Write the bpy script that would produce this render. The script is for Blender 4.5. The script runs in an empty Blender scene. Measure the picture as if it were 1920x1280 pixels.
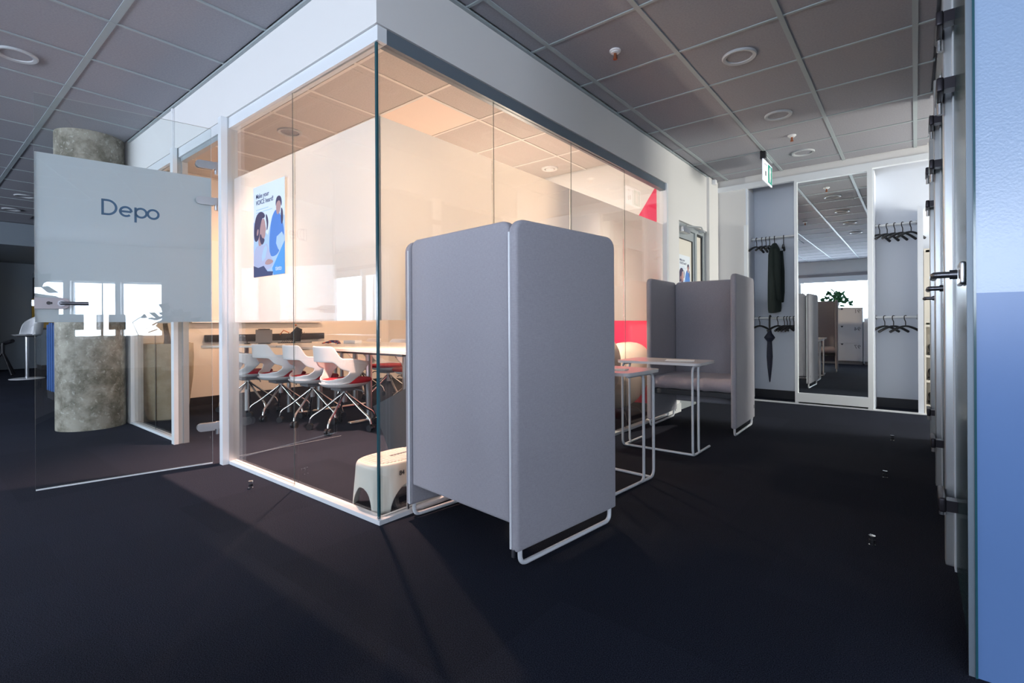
import bpy, bmesh, math, random
from mathutils import Vector, Matrix
random.seed(7)
PI = math.pi
C = bpy.context.scene.collection
S = bpy.context.scene

# ------------------------------------------------------------------ camera
cd = bpy.data.cameras.new('camera'); cam = bpy.data.objects.new('camera', cd); C.objects.link(cam)
F_PX, CY, ROLL, YAW = 935.0, 606.4, -0.0057, 0.68
cd.sensor_fit = 'HORIZONTAL'; cd.sensor_width = 36.0; cd.lens = F_PX / 1920 * 36.0
cd.shift_y = -(640 - CY) / 1920.0
cd.clip_start = 0.02; cd.clip_end = 200
_f = Vector((-math.sin(YAW), math.cos(YAW), 0)); _r = Vector((math.cos(YAW), math.sin(YAW), 0)); _u = Vector((0, 0, 1))
r2 = _r * math.cos(ROLL) + _u * math.sin(ROLL); u2 = -_r * math.sin(ROLL) + _u * math.cos(ROLL)
M = Matrix.Identity(4)
for i in range(3):
    M[i][0] = r2[i]; M[i][1] = u2[i]; M[i][2] = -_f[i]
M[0][3], M[1][3], M[2][3] = 1.934, -1.406, 0.935
cam.matrix_world = M
S.camera = cam

# ------------------------------------------------------------------ view, world, lights
S.view_settings.view_transform = 'Standard'; S.view_settings.look = 'None'
S.view_settings.gamma = 1.0; S.view_settings.use_curve_mapping = False
S.view_settings.exposure = 0.0
W = bpy.data.worlds.new('sky'); S.world = W; W.use_nodes = True
bg = W.node_tree.nodes['Background']; bg.inputs[0].default_value = (0.68, 0.80, 1.0, 1); bg.inputs[1].default_value = 3.0

def area(name, loc, rot, sx, sy, power, col, portal=False, spread=PI):
    l = bpy.data.lights.new(name, 'AREA'); l.shape = 'RECTANGLE'; l.size = sx; l.size_y = sy
    l.energy = power; l.color = col; l.spread = spread
    if portal: l.cycles.is_portal = True
    o = bpy.data.objects.new(name, l); C.objects.link(o); o.location = loc; o.rotation_euler = rot
    return o
def spot(name, loc, target, power, col, size, blend=1.0, rad=0.03):
    l = bpy.data.lights.new(name, 'SPOT'); l.energy = power; l.color = col; l.spot_size = size; l.spot_blend = blend
    l.shadow_soft_size = rad
    o = bpy.data.objects.new(name, l); C.objects.link(o); o.location = loc
    o.rotation_euler = (Vector(target) - Vector(loc)).to_track_quat('-Z', 'Y').to_euler()
    return o
# daylight outside the window rows (south, east, north-east); each lamp stands outside the glass of a real window
DAY = (0.79, 0.845, 1.0)
SWIN = [(-0.72 - 1.85 * k, 0.94 - 1.85 * k) for k in range(-3, 6)]
EWIN = [(-4.27, -3.41), (-3.30, -2.53), (-2.44, -1.68)]
for a, b in SWIN:
    area('daylight_south', ((a + b) / 2, -5.9, 1.62), (PI / 2, 0, 0), b - a, 1.25, 98, DAY)
for a, b in EWIN:
    area('daylight_east', (8.35, (a + b) / 2, 1.28), (PI / 2, 0, PI / 2), b - a, 1.2, 80, DAY)
area('daylight_north_east', (5.3, 4.45, 1.05), (PI / 2, 0, PI / 2), 1.2, 1.4, 235, (1.0, 0.93, 0.84))
# added warm spots without fixtures, making the film and meeting room glow
WARM = (1.0, 0.54, 0.30)
spot('room_fill_spot', (-1.9, 1.9, 2.55), (-0.05, 0.85, 1.70), 620, (1.0, .66, .40), math.radians(42))
spot('room_fill_spot', (-2.0, 1.05, 2.55), (-0.75, 0.0, 1.62), 360, (1.0, .68, .44), math.radians(50))
spot('room_fill_spot', (-2.9, 1.4, 2.60), (-4.6, 1.7, 1.0), 210, WARM, math.radians(90))
spot('room_fill_spot', (-1.5, 0.75, 2.62), (-1.35, 0.5, 0), 1000, (1.0, 0.58, 0.44), math.radians(78))
spot('room_fill_spot', (-.55, 1.75, 2.62), (-.36, 2.75, .35), 420, (1.0, .80, .64), math.radians(55))
def point(name, loc, power, col, r=.04):
    l = bpy.data.lights.new(name, 'POINT'); l.energy = power; l.color = col; l.shadow_soft_size = r
    o = bpy.data.objects.new(name, l); C.objects.link(o); o.location = loc
point('room_fill_point', (-1.25, 2.55, 1.45), 62, (1.0, 0.76, 0.58))  # added unseen points that brighten the room ceiling and the film
point('room_fill_point', (-3.3, 3.1, 1.35), 24, (1.0, 0.50, 0.28))

# ------------------------------------------------------------------ materials
def mat(name, col, rough=0.5, metal=0.0, spec=0.5, noise=None, bump=None, coat=0, emit=None, sheen=0):
    m = bpy.data.materials.new(name); m.use_nodes = True
    nt = m.node_tree; p = nt.nodes['Principled BSDF']
    p.inputs['Base Color'].default_value = (*col, 1); p.inputs['Roughness'].default_value = rough
    p.inputs['Metallic'].default_value = metal; p.inputs['Specular IOR Level'].default_value = spec
    p.inputs['Coat Weight'].default_value = coat
    if sheen: p.inputs['Sheen Weight'].default_value = sheen
    if emit: p.inputs['Emission Color'].default_value = (*emit[0], 1); p.inputs['Emission Strength'].default_value = emit[1]
    tc = nt.nodes.new('ShaderNodeTexCoord')
    if noise:   # (scale, col2, detail)
        n = nt.nodes.new('ShaderNodeTexNoise'); n.inputs['Scale'].default_value = noise[0]; n.inputs['Detail'].default_value = noise[2]
        nt.links.new(tc.outputs['Object'], n.inputs['Vector'])
        cr = nt.nodes.new('ShaderNodeValToRGB'); cr.color_ramp.elements[0].position = noise[3] if len(noise) > 3 else 0.35
        cr.color_ramp.elements[1].position = noise[4] if len(noise) > 4 else 0.65
        cr.color_ramp.elements[0].color = (*col, 1); cr.color_ramp.elements[1].color = (*noise[1], 1)
        nt.links.new(n.outputs['Fac'], cr.inputs[0]); nt.links.new(cr.outputs[0], p.inputs['Base Color'])
    if bump:    # (scale, strength, dist)
        n = nt.nodes.new('ShaderNodeTexNoise'); n.inputs['Scale'].default_value = bump[0]; n.inputs['Detail'].default_value = 3
        nt.links.new(tc.outputs['Object'], n.inputs['Vector'])
        b = nt.nodes.new('ShaderNodeBump'); b.inputs['Strength'].default_value = bump[1]; b.inputs['Distance'].default_value = bump[2]
        nt.links.new(n.outputs['Fac'], b.inputs['Height']); nt.links.new(b.outputs[0], p.inputs['Normal'])
    return m

def glass_mat(name, tint, refl=1.0, rough=0.0):
    m = bpy.data.materials.new(name); m.use_nodes = True; nt = m.node_tree; nt.nodes.clear()
    o = nt.nodes.new('ShaderNodeOutputMaterial'); t = nt.nodes.new('ShaderNodeBsdfTransparent'); t.inputs[0].default_value = (*tint, 1)
    g = nt.nodes.new('ShaderNodeBsdfGlossy'); g.inputs['Roughness'].default_value = rough; g.inputs[0].default_value = (refl, refl, refl, 1)
    fr = nt.nodes.new('ShaderNodeFresnel'); ge = nt.nodes.new('ShaderNodeNewGeometry')
    mr_ = nt.nodes.new('ShaderNodeMapRange'); mr_.inputs['To Min'].default_value = 1.5; mr_.inputs['To Max'].default_value = 1 / 1.5   # thin pane: same reflectance on both faces
    nt.links.new(ge.outputs['Backfacing'], mr_.inputs['Value']); nt.links.new(mr_.outputs[0], fr.inputs['IOR'])
    mx = nt.nodes.new('ShaderNodeMixShader')
    nt.links.new(fr.outputs[0], mx.inputs[0]); nt.links.new(t.outputs[0], mx.inputs[1]); nt.links.new(g.outputs[0], mx.inputs[2])
    nt.links.new(mx.outputs[0], o.inputs[0])
    return m

def film_mat(name, col, dif=0.5, clear=0.08, tcol=None, bump=0):
    m = bpy.data.materials.new(name); m.use_nodes = True; nt = m.node_tree; nt.nodes.clear()
    o = nt.nodes.new('ShaderNodeOutputMaterial')
    d = nt.nodes.new('ShaderNodeBsdfDiffuse'); d.inputs[0].default_value = (*col, 1)
    t = nt.nodes.new('ShaderNodeBsdfTranslucent'); t.inputs[0].default_value = (*(tcol or col), 1)
    c = nt.nodes.new('ShaderNodeBsdfTransparent')
    m1 = nt.nodes.new('ShaderNodeMixShader'); m1.inputs[0].default_value = 1 - dif
    m2 = nt.nodes.new('ShaderNodeMixShader'); m2.inputs[0].default_value = clear
    nt.links.new(d.outputs[0], m1.inputs[1]); nt.links.new(t.outputs[0], m1.inputs[2])
    nt.links.new(m1.outputs[0], m2.inputs[1]); nt.links.new(c.outputs[0], m2.inputs[2])
    nt.links.new(m2.outputs[0], o.inputs[0])
    return m

MT = {}
MT['white_wall'] = mat('white_wall', (0.74, 0.73, 0.72), 0.6, bump=(60, 0.05, 0.002))
MT['room_wall'] = mat('room_wall', (0.82, 0.80, 0.76), 0.6, bump=(60, 0.05, 0.002))
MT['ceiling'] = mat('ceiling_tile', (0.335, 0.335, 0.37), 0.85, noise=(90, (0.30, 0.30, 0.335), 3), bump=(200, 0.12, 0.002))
MT['room_ceiling_lit'] = mat('room_ceiling_tile_lit', (0.56, 0.53, 0.51), 0.85, noise=(90, (0.50, 0.475, 0.455), 3), bump=(200, 0.12, 0.002))  # same tile in a lighter tone, the room's brighter light put into the colour
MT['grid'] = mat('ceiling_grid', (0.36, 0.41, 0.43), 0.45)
MT['room_grid'] = mat('room_ceiling_grid', (0.75, 0.73, 0.70), 0.45)  # lit copy of the grid, lighter to go with the brighter room
MT['lamp_ring'] = mat('lamp_ring', (0.46, 0.48, 0.50), 0.4)
MT['trim_white'] = mat('white_trim', (0.72, 0.73, 0.73), 0.4)
MT['alu'] = mat('brushed_aluminium', (0.62, 0.65, 0.67), 0.35, 0.75)
MT['white_frame'] = mat('white_frame', (0.80, 0.83, 0.86), 0.35, 0.1)
MT['dark_frame'] = mat('dark_frame', (0.17, 0.21, 0.25), 0.45, 0.3)  # puts the shade on the corridor head frame into a dark colour
MT['grey_frame'] = mat('grey_frame', (0.42, 0.46, 0.48), 0.4, 0.3)
MT['chrome'] = mat('chrome', (0.82, 0.82, 0.82), 0.12, 1.0)
MT['steel'] = mat('satin_steel', (0.62, 0.63, 0.65), 0.28, 1.0)
MT['dark_steel'] = mat('dark_steel', (0.20, 0.20, 0.22), 0.3, 0.9)
MT['lock_grey'] = mat('lock_grey', (0.40, 0.37, 0.39), 0.5, 0.2, 0.3)
MT['hinge_dark'] = mat('dark_hinge', (0.05, 0.045, 0.055), 0.35, 0.5)
MT['black'] = mat('black_plastic', (0.012, 0.012, 0.015), 0.4)
MT['skirt'] = mat('dark_skirting', (0.018, 0.02, 0.028), 0.5)
MT['white_plastic'] = mat('white_plastic', (0.82, 0.83, 0.85), 0.3)
MT['stool'] = mat('stool_plastic', (0.80, 0.78, 0.72), 0.35)
MT['red_pad'] = mat('red_fabric', (0.52, 0.012, 0.03), 0.85, bump=(300, 0.2, 0.002))
MT['table'] = mat('white_laminate', (0.80, 0.78, 0.74), 0.22)
MT['side_table'] = mat('pale_grey_laminate', (0.76, 0.74, 0.75), 0.25)
MT['side_tube'] = mat('white_lacquered_tube', (0.74, 0.76, 0.80), 0.3)
MT['red_wall'] = mat('red_wall_graphic', (0.88, 0.010, 0.10), 0.5)
MT['beige'] = mat('beige_shell', (0.78, 0.64, 0.53), 0.55, bump=(120, 0.1, 0.002))
MT['charcoal'] = mat('charcoal_fabric', (0.05, 0.055, 0.065), 0.9, bump=(300, 0.3, 0.002))
MT['blue_felt'] = mat('blue_felt', (0.03, 0.10, 0.30), 0.9, bump=(200, 0.3, 0.002))
MT['letter_blue'] = mat('letter_blue', (0.028, 0.105, 0.22), 0.5)
MT['coat'] = mat('dark_green_coat', (0.012, 0.022, 0.020), 0.85, bump=(40, 0.4, 0.01))
MT['umbrella'] = mat('dark_blue_umbrella', (0.008, 0.012, 0.035), 0.6)
MT['niche_back'] = mat('grey_blue_panel', (0.74, 0.79, 0.88), 0.6)
MT['locker'] = mat('locker_white', (0.62, 0.64, 0.66), 0.5)
MT['shelf'] = mat('cream_shelf', (0.80, 0.76, 0.68), 0.5)
MT['mirror'] = mat('mirror', (0.86, 0.90, 0.90), 0.0, 1.0)
MT['leaf'] = mat('leaf_green', (0.03, 0.16, 0.07), 0.5)
MT['terracotta'] = mat('brown_pot', (0.12, 0.06, 0.035), 0.6)
MT['planter'] = mat('sand_planter', (0.55, 0.45, 0.30), 0.7, noise=(14, (0.62, 0.52, 0.38), 4), bump=(80, 0.2, 0.004))
MT['screen'] = mat('dark_screen', (0.01, 0.012, 0.016), 0.15)
MT['grey'] = mat('grey_plastic', (0.16, 0.16, 0.17), 0.5)
MT['paper'] = mat('paper', (0.85, 0.86, 0.88), 0.7)
MT['orange'] = mat('orange_plastic', (0.75, 0.12, 0.04), 0.5)
MT['navy'] = mat('navy_plastic', (0.03, 0.04, 0.14), 0.4)
MT['copper'] = mat('copper', (0.45, 0.16, 0.08), 0.4, 0.8)
MT['lamp_glow'] = mat('lamp_glow', (1, 0.6, 0.2), 0.5, emit=((1.0, 0.62, 0.08), 1.1))
MT['yellow'] = mat('yellow_backsplash', (0.35, 0.22, 0.02), 0.5)
MT['led'] = mat('warm_led_panel', (0.6, 0.52, 0.46), 0.6, emit=((1.0, 0.60, 0.42), 0.30))
MT['sign_white'] = mat('sign_white', (0.85, 0.88, 0.95), 0.4, emit=((0.86, 0.90, 1.0), 0.55))
MT['sign_green'] = mat('sign_green', (0.0, 0.28, 0.20), 0.4, emit=((0.0, 0.35, 0.26), 0.3))
MT['dark_wood'] = mat('dark_panel', (0.02, 0.022, 0.028), 0.6)
MT['kitchen'] = mat('kitchen_front', (0.22, 0.26, 0.30), 0.4)
MT['white_paper2'] = mat('poster_ground', (0.84, 0.90, 0.97), 0.45)
MT['p_navy'] = mat('poster_navy', (0.05, 0.06, 0.16), 0.5)
MT['p_skin'] = mat('poster_skin', (0.55, 0.32, 0.30), 0.5)
MT['p_hair'] = mat('poster_hair', (0.07, 0.05, 0.11), 0.5)
MT['p_shirt'] = mat('poster_shirt', (0.55, 0.56, 0.74), 0.5)
MT['p_blue'] = mat('poster_blue_shirt', (0.10, 0.26, 0.68), 0.5)
MT['p_cyan'] = mat('poster_corner_blue', (0.10, 0.38, 0.82), 0.5)
MT['p_haze'] = mat('poster_pale_blue', (0.52, 0.68, 0.90), 0.5)
MT['glass'] = glass_mat('clear_glass', (0.965, 0.985, 0.978))
MT['edge'] = mat('glass_edge', (0.02, 0.085, 0.105), 0.15, 0.0, 0.8)
MT['joint'] = mat('glass_joint', (0.10, 0.12, 0.12), 0.3)
MT['edge_door'] = mat('pale_glass_edge', (0.55, 0.60, 0.62), 0.15)
MT['film'] = film_mat('frosted_film', (0.84, 0.85, 0.87), 0.46, 0.05, (0.88, 0.86, 0.84))
MT['film_door'] = film_mat('frosted_door_film', (0.74, 0.78, 0.82), 0.62, 0.02)
MT['film_booth'] = mat('frosted_booth_film', (0.27, 0.38, 0.56), 0.34, 0.0, 0.9, bump=(150, 0.22, 0.003), coat=0.6)
MT['film_booth'].node_tree.nodes['Principled BSDF'].inputs['Coat Roughness'].default_value = .22
MT['panel_blue'] = mat('pale_blue_lacquer', (0.12, 0.22, 0.46), 0.25)
MT['dim_glass'] = mat('booth_glass', (0.02, 0.05, 0.055), 0.22, 0.0, 0.5)

# fabric with weave
def fabric(name, c1, c2):
    m = bpy.data.materials.new(name); m.use_nodes = True; nt = m.node_tree; p = nt.nodes['Principled BSDF']
    p.inputs['Roughness'].default_value = 0.85; p.inputs['Sheen Weight'].default_value = 0.25; p.inputs['Specular IOR Level'].default_value = 0.2
    tc = nt.nodes.new('ShaderNodeTexCoord'); mp = nt.nodes.new('ShaderNodeMapping'); mp.inputs['Scale'].default_value = (260, 260, 40)
    mp2 = nt.nodes.new('ShaderNodeMapping'); mp2.inputs['Scale'].default_value = (40, 40, 260)
    n1 = nt.nodes.new('ShaderNodeTexNoise'); n1.inputs['Scale'].default_value = 1.6; n2 = nt.nodes.new('ShaderNodeTexNoise'); n2.inputs['Scale'].default_value = 1.6
    L = nt.links.new
    L(tc.outputs['Object'], mp.inputs[0]); L(tc.outputs['Object'], mp2.inputs[0]); L(mp.outputs[0], n1.inputs['Vector']); L(mp2.outputs[0], n2.inputs['Vector'])
    ad = nt.nodes.new('ShaderNodeMath'); ad.operation = 'ADD'; L(n1.outputs['Fac'], ad.inputs[0]); L(n2.outputs['Fac'], ad.inputs[1])
    cr = nt.nodes.new('ShaderNodeValToRGB'); cr.color_ramp.elements[0].position = .0; cr.color_ramp.elements[1].position = 1.0
    cr.color_ramp.elements[0].color = (*c1, 1); cr.color_ramp.elements[1].color = (*c2, 1)
    mu = nt.nodes.new('ShaderNodeMath'); mu.operation = 'MULTIPLY'; mu.inputs[1].default_value = 0.5; L(ad.outputs[0], mu.inputs[0])
    L(mu.outputs[0], cr.inputs[0]); L(cr.outputs[0], p.inputs['Base Color'])
    b = nt.nodes.new('ShaderNodeBump'); b.inputs['Strength'].default_value = .25; b.inputs['Distance'].default_value = .001
    L(ad.outputs[0], b.inputs['Height']); L(b.outputs[0], p.inputs['Normal'])
    return m
MT['fabric'] = fabric('grey_weave', (0.27, 0.262, 0.295), (0.46, 0.445, 0.49))
MT['seat_fabric'] = fabric('mauve_grey_weave', (0.30, 0.26, 0.29), (0.50, 0.44, 0.48))

def carpet(name, base):
    m = bpy.data.materials.new(name); m.use_nodes = True; nt = m.node_tree; p = nt.nodes['Principled BSDF']; L = nt.links.new
    p.inputs['Roughness'].default_value = 0.95; p.inputs['Specular IOR Level'].default_value = 0.1
    tc = nt.nodes.new('ShaderNodeTexCoord')
    n = nt.nodes.new('ShaderNodeTexNoise'); n.inputs['Scale'].default_value = 330; n.inputs['Detail'].default_value = 5
    n2 = nt.nodes.new('ShaderNodeTexNoise'); n2.inputs['Scale'].default_value = 1.3; n2.inputs['Detail'].default_value = 3
    L(tc.outputs['Object'], n.inputs['Vector']); L(tc.outputs['Object'], n2.inputs['Vector'])
    cr = nt.nodes.new('ShaderNodeValToRGB'); cr.color_ramp.elements[0].position = .38; cr.color_ramp.elements[1].position = .72
    cr.color_ramp.elements[0].color = (base[0] * .45, base[1] * .45, base[2] * .5, 1); cr.color_ramp.elements[1].color = (base[0] * 2.4, base[1] * 2.4, base[2] * 2.3, 1)
    L(n.outputs['Fac'], cr.inputs[0])
    # 50 cm carpet tiles laid with a faint change of tone
    br = nt.nodes.new('ShaderNodeTexBrick'); br.offset = 0.5; br.inputs['Scale'].default_value = 1.0
    br.inputs['Brick Width'].default_value = 0.5; br.inputs['Row Height'].default_value = 0.5; br.inputs['Mortar Size'].default_value = 0.0
    br.inputs['Color1'].default_value = (.90, .90, .90, 1); br.inputs['Color2'].default_value = (1.1, 1.1, 1.1, 1); L(tc.outputs['Object'], br.inputs['Vector'])
    mx = nt.nodes.new('ShaderNodeMix'); mx.data_type = 'RGBA'; mx.blend_type = 'MULTIPLY'; mx.inputs[0].default_value = 1
    L(cr.outputs[0], mx.inputs[6]); L(br.outputs['Color'], mx.inputs[7]); L(mx.outputs[2], p.inputs['Base Color'])
    b = nt.nodes.new('ShaderNodeBump'); b.inputs['Strength'].default_value = .35; b.inputs['Distance'].default_value = .003
    L(n.outputs['Fac'], b.inputs['Height']); L(b.outputs[0], p.inputs['Normal'])
    return m
MT['carpet'] = carpet('carpet', (0.0165, 0.0195, 0.031))

def concrete(name):
    m = bpy.data.materials.new(name); m.use_nodes = True; nt = m.node_tree; p = nt.nodes['Principled BSDF']; L = nt.links.new
    p.inputs['Roughness'].default_value = 0.6
    tc = nt.nodes.new('ShaderNodeTexCoord')
    n = nt.nodes.new('ShaderNodeTexNoise'); n.inputs['Scale'].default_value = 7; n.inputs['Detail'].default_value = 6; n.inputs['Roughness'].default_value = .65
    L(tc.outputs['Object'], n.inputs['Vector'])
    cr = nt.nodes.new('ShaderNodeValToRGB'); e = cr.color_ramp.elements
    e[0].position = .38; e[0].color = (.13, .115, .08, 1); e[1].position = .60; e[1].color = (.36, .33, .27, 1)
    L(n.outputs['Fac'], cr.inputs[0])
    n3 = nt.nodes.new('ShaderNodeTexNoise'); n3.inputs['Scale'].default_value = 34; n3.inputs['Detail'].default_value = 6; n3.inputs['Distortion'].default_value = .6
    L(tc.outputs['Object'], n3.inputs['Vector'])
    c3 = nt.nodes.new('ShaderNodeValToRGB'); c3.color_ramp.elements[0].position = .58; c3.color_ramp.elements[1].position = .68
    c3.color_ramp.elements[0].color = (0, 0, 0, 1); c3.color_ramp.elements[1].color = (.45, .45, .45, 1); L(n3.outputs['Fac'], c3.inputs[0])
    mx = nt.nodes.new('ShaderNodeMix'); mx.data_type = 'RGBA'; L(c3.outputs[0], mx.inputs[0]); L(cr.outputs[0], mx.inputs[6]); mx.inputs[7].default_value = (.60, .58, .52, 1)
    L(mx.outputs[2], p.inputs['Base Color'])
    b = nt.nodes.new('ShaderNodeBump'); b.inputs['Strength'].default_value = .3; b.inputs['Distance'].default_value = .01; L(n3.outputs['Fac'], b.inputs['Height']); L(b.outputs[0], p.inputs['Normal'])
    return m
MT['concrete'] = concrete('concrete')

# ------------------------------------------------------------------ mesh helpers
def fillet(pts, r, n=6):
    pts = [Vector(p) for p in pts]; out = [pts[0]]
    for i in range(1, len(pts) - 1):
        a, b, c = pts[i - 1], pts[i], pts[i + 1]
        d1 = (a - b); d2 = (c - b); rr = min(r, d1.length * .49, d2.length * .49)
        p1 = b + d1.normalized() * rr; p2 = b + d2.normalized() * rr
        for k in range(n + 1):
            t = k / n; out.append(p1 * (1 - t) ** 2 + b * 2 * t * (1 - t) + p2 * t * t)
    out.append(pts[-1]); return out

class MB:
    def __init__(s): s.v = []; s.f = []; s.m = []; s.smooth = []
    def add(s, vs, fs, mi=0, sm=False):
        o = len(s.v); s.v += [tuple(v) for v in vs]
        for f in fs: s.f.append([o + i for i in f]); s.m.append(mi); s.smooth.append(sm)
        return s
    def box(s, x0, x1, y0, y1, z0, z1, mi=0, b=0.0, edge=None):
        if b <= 0:
            vs = [(x, y, z) for z in (z0, z1) for y in (y0, y1) for x in (x0, x1)]
            fs = [(0, 2, 3, 1), (4, 5, 7, 6), (0, 1, 5, 4), (2, 6, 7, 3), (0, 4, 6, 2), (1, 3, 7, 5)]
            o = len(s.v); s.v += vs
            d = (x1 - x0, y1 - y0, z1 - z0); thin = d.index(min(d))
            ax = [2, 2, 1, 1, 0, 0]
            for f, a in zip(fs, ax):
                s.f.append([o + i for i in f]); s.m.append(mi if (edge is None or a == thin) else edge); s.smooth.append(False)
            return s
        bm = bmesh.new(); bmesh.ops.create_cube(bm, size=1)
        for v in bm.verts: v.co = Vector((x0 + (v.co.x + .5) * (x1 - x0), y0 + (v.co.y + .5) * (y1 - y0), z0 + (v.co.z + .5) * (z1 - z0)))
        bmesh.ops.bevel(bm, geom=bm.edges[:], offset=min(b, .45 * min(x1 - x0, y1 - y0, z1 - z0)), segments=3, profile=.6, affect='EDGES')
        return s.bm(bm, mi, True)
    def bm(s, bm, mi=0, sm=False):
        bm.verts.index_update(); s.add([v.co[:] for v in bm.verts], [[v.index for v in f.verts] for f in bm.faces], mi, sm); bm.free(); return s
    def tube(s, pts, r, n=10, mi=0, cap=True, closed=False):
        pts = [Vector(p) for p in pts]; N = len(pts); rings = []
        up = Vector((0.0123, 0.0345, 1)).normalized(); prev = None
        for i, p in enumerate(pts):
            if closed: t = pts[(i + 1) % N] - pts[i - 1]
            else: t = pts[min(i + 1, N - 1)] - pts[max(i - 1, 0)]
            t.normalize()
            if prev is None:
                a = t.cross(up if abs(t.dot(up)) < .95 else Vector((1, 0, 0))).normalized()
            else:
                a = (prev - t * prev.dot(t)).normalized()
            prev = a; b = t.cross(a)
            rr = r(i / (N - 1)) if callable(r) else r
            rings.append([p + a * (math.cos(2 * PI * k / n) * rr) + b * (math.sin(2 * PI * k / n) * rr) for k in range(n)])
        vs = [v for R in rings for v in R]; fs = []
        for i in range(N if closed else N - 1):
            j = (i + 1) % N
            for k in range(n): fs.append((i * n + k, i * n + (k + 1) % n, j * n + (k + 1) % n, j * n + k))
        if cap and not closed: fs += [tuple(range(n - 1, -1, -1)), tuple(range((N - 1) * n, N * n))]
        return s.add(vs, fs, mi, True)
    def lathe(s, prof, c=(0, 0, 0), n=32, mi=0, sx=1, sy=1):
        vs = []; fs = []
        for r, z in prof:
            for k in range(n): vs.append((c[0] + math.cos(2 * PI * k / n) * r * sx, c[1] + math.sin(2 * PI * k / n) * r * sy, c[2] + z))
        for i in range(len(prof) - 1):
            for k in range(n): fs.append((i * n + k, i * n + (k + 1) % n, (i + 1) * n + (k + 1) % n, (i + 1) * n + k))
        if prof[0][0] > 1e-6: fs.append(tuple(range(n - 1, -1, -1)))
        if prof[-1][0] > 1e-6: fs.append(tuple(range((len(prof) - 1) * n, len(prof) * n)))
        return s.add(vs, fs, mi, True)
    def cyl(s, p0, p1, r, n=16, mi=0): return s.tube([p0, p1], r, n, mi)
    def prism(s, poly, h0, h1, axis='z', mi=0):
        """poly 2D, extruded between h0,h1 along axis. axis y: poly=(x,z); axis x: poly=(y,z)"""
        def P(a, b, h): return {'z': (a, b, h), 'y': (a, h, b), 'x': (h, a, b)}[axis]
        n = len(poly); vs = [P(a, b, h0) for a, b in poly] + [P(a, b, h1) for a, b in poly]
        fs = [tuple(range(n)), tuple(range(2 * n - 1, n - 1, -1))] + [(i, i + n, (i + 1) % n + n, (i + 1) % n) for i in range(n)]
        return s.add(vs, fs, mi)
    def rpanel(s, x0, x1, y0, y1, z0, z1, rad, bev=.012, plane='x', mi=0, rb=.01):
        """upholstered panel: rounded rectangle seen along y (plane 'x') or along x (plane 'y') with soft edges"""
        a0, a1, h0, h1 = (x0, x1, y0, y1) if plane == 'x' else (y0, y1, x0, x1)
        def ring(ins):
            P = []
            for (cx, cz, r, t0) in ((a1 - rad, z1 - rad, rad, 0), (a0 + rad, z1 - rad, rad, PI / 2), (a0 + rb, z0 + rb, rb, PI), (a1 - rb, z0 + rb, rb, 1.5 * PI)):
                for k in range(7):
                    t = t0 + k / 6 * PI / 2; q = max(r - ins, .0005)
                    ox = cx + math.cos(t) * q; oz = cz + math.sin(t) * q
                    if r - ins < .0005: ox = cx + math.cos(t) * .0005 - (ins - r) * (1 if math.cos(t0 + PI / 4) > 0 else -1); oz = cz + math.sin(t) * .0005 - (ins - r) * (1 if math.sin(t0 + PI / 4) > 0 else -1)
                    P.append((ox, oz))
            return P
        prof = []
        K = 4
        for k in range(K + 1):
            t = k / K * PI / 2; prof.append((bev * (1 - math.sin(t)), h0 + bev * (1 - math.cos(t))))
        for k in range(K + 1):
            t = k / K * PI / 2; prof.append((bev * (1 - math.cos(t)), h1 - bev * (1 - math.sin(t))))
        vs = []
        for ins, h in prof:
            for (a, z) in ring(ins): vs.append((a, h, z) if plane == 'x' else (h, a, z))
        n = 28; fs = []
        for i in range(len(prof) - 1):
            for k in range(n): fs.append((i * n + k, i * n + (k + 1) % n, (i + 1) * n + (k + 1) % n, (i + 1) * n + k))
        fs.append(tuple(range(n))); fs.append(tuple(range((len(prof) - 1) * n, len(prof) * n)))
        return s.add(vs, fs, mi, True)
    def build(s, name, mats, parent=None, loc=None, rot=None):
        me = bpy.data.meshes.new(name); me.from_pydata(s.v, [], s.f)
        ms = mats if isinstance(mats, (list, tuple)) else [mats]
        for m in ms: me.materials.append(MT[m] if isinstance(m, str) else m)
        me.polygons.foreach_set('material_index', s.m); me.polygons.foreach_set('use_smooth', s.smooth)
        bm = bmesh.new(); bm.from_mesh(me); bmesh.ops.recalc_face_normals(bm, faces=bm.faces[:]); bm.to_mesh(me); bm.free()
        try: me.set_sharp_from_angle(angle=math.radians(38))
        except Exception: pass
        o = bpy.data.objects.new(name, me); C.objects.link(o)
        if parent: o.parent = parent
        if loc: o.location = loc
        if rot: o.rotation_euler = rot
        return o

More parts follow.
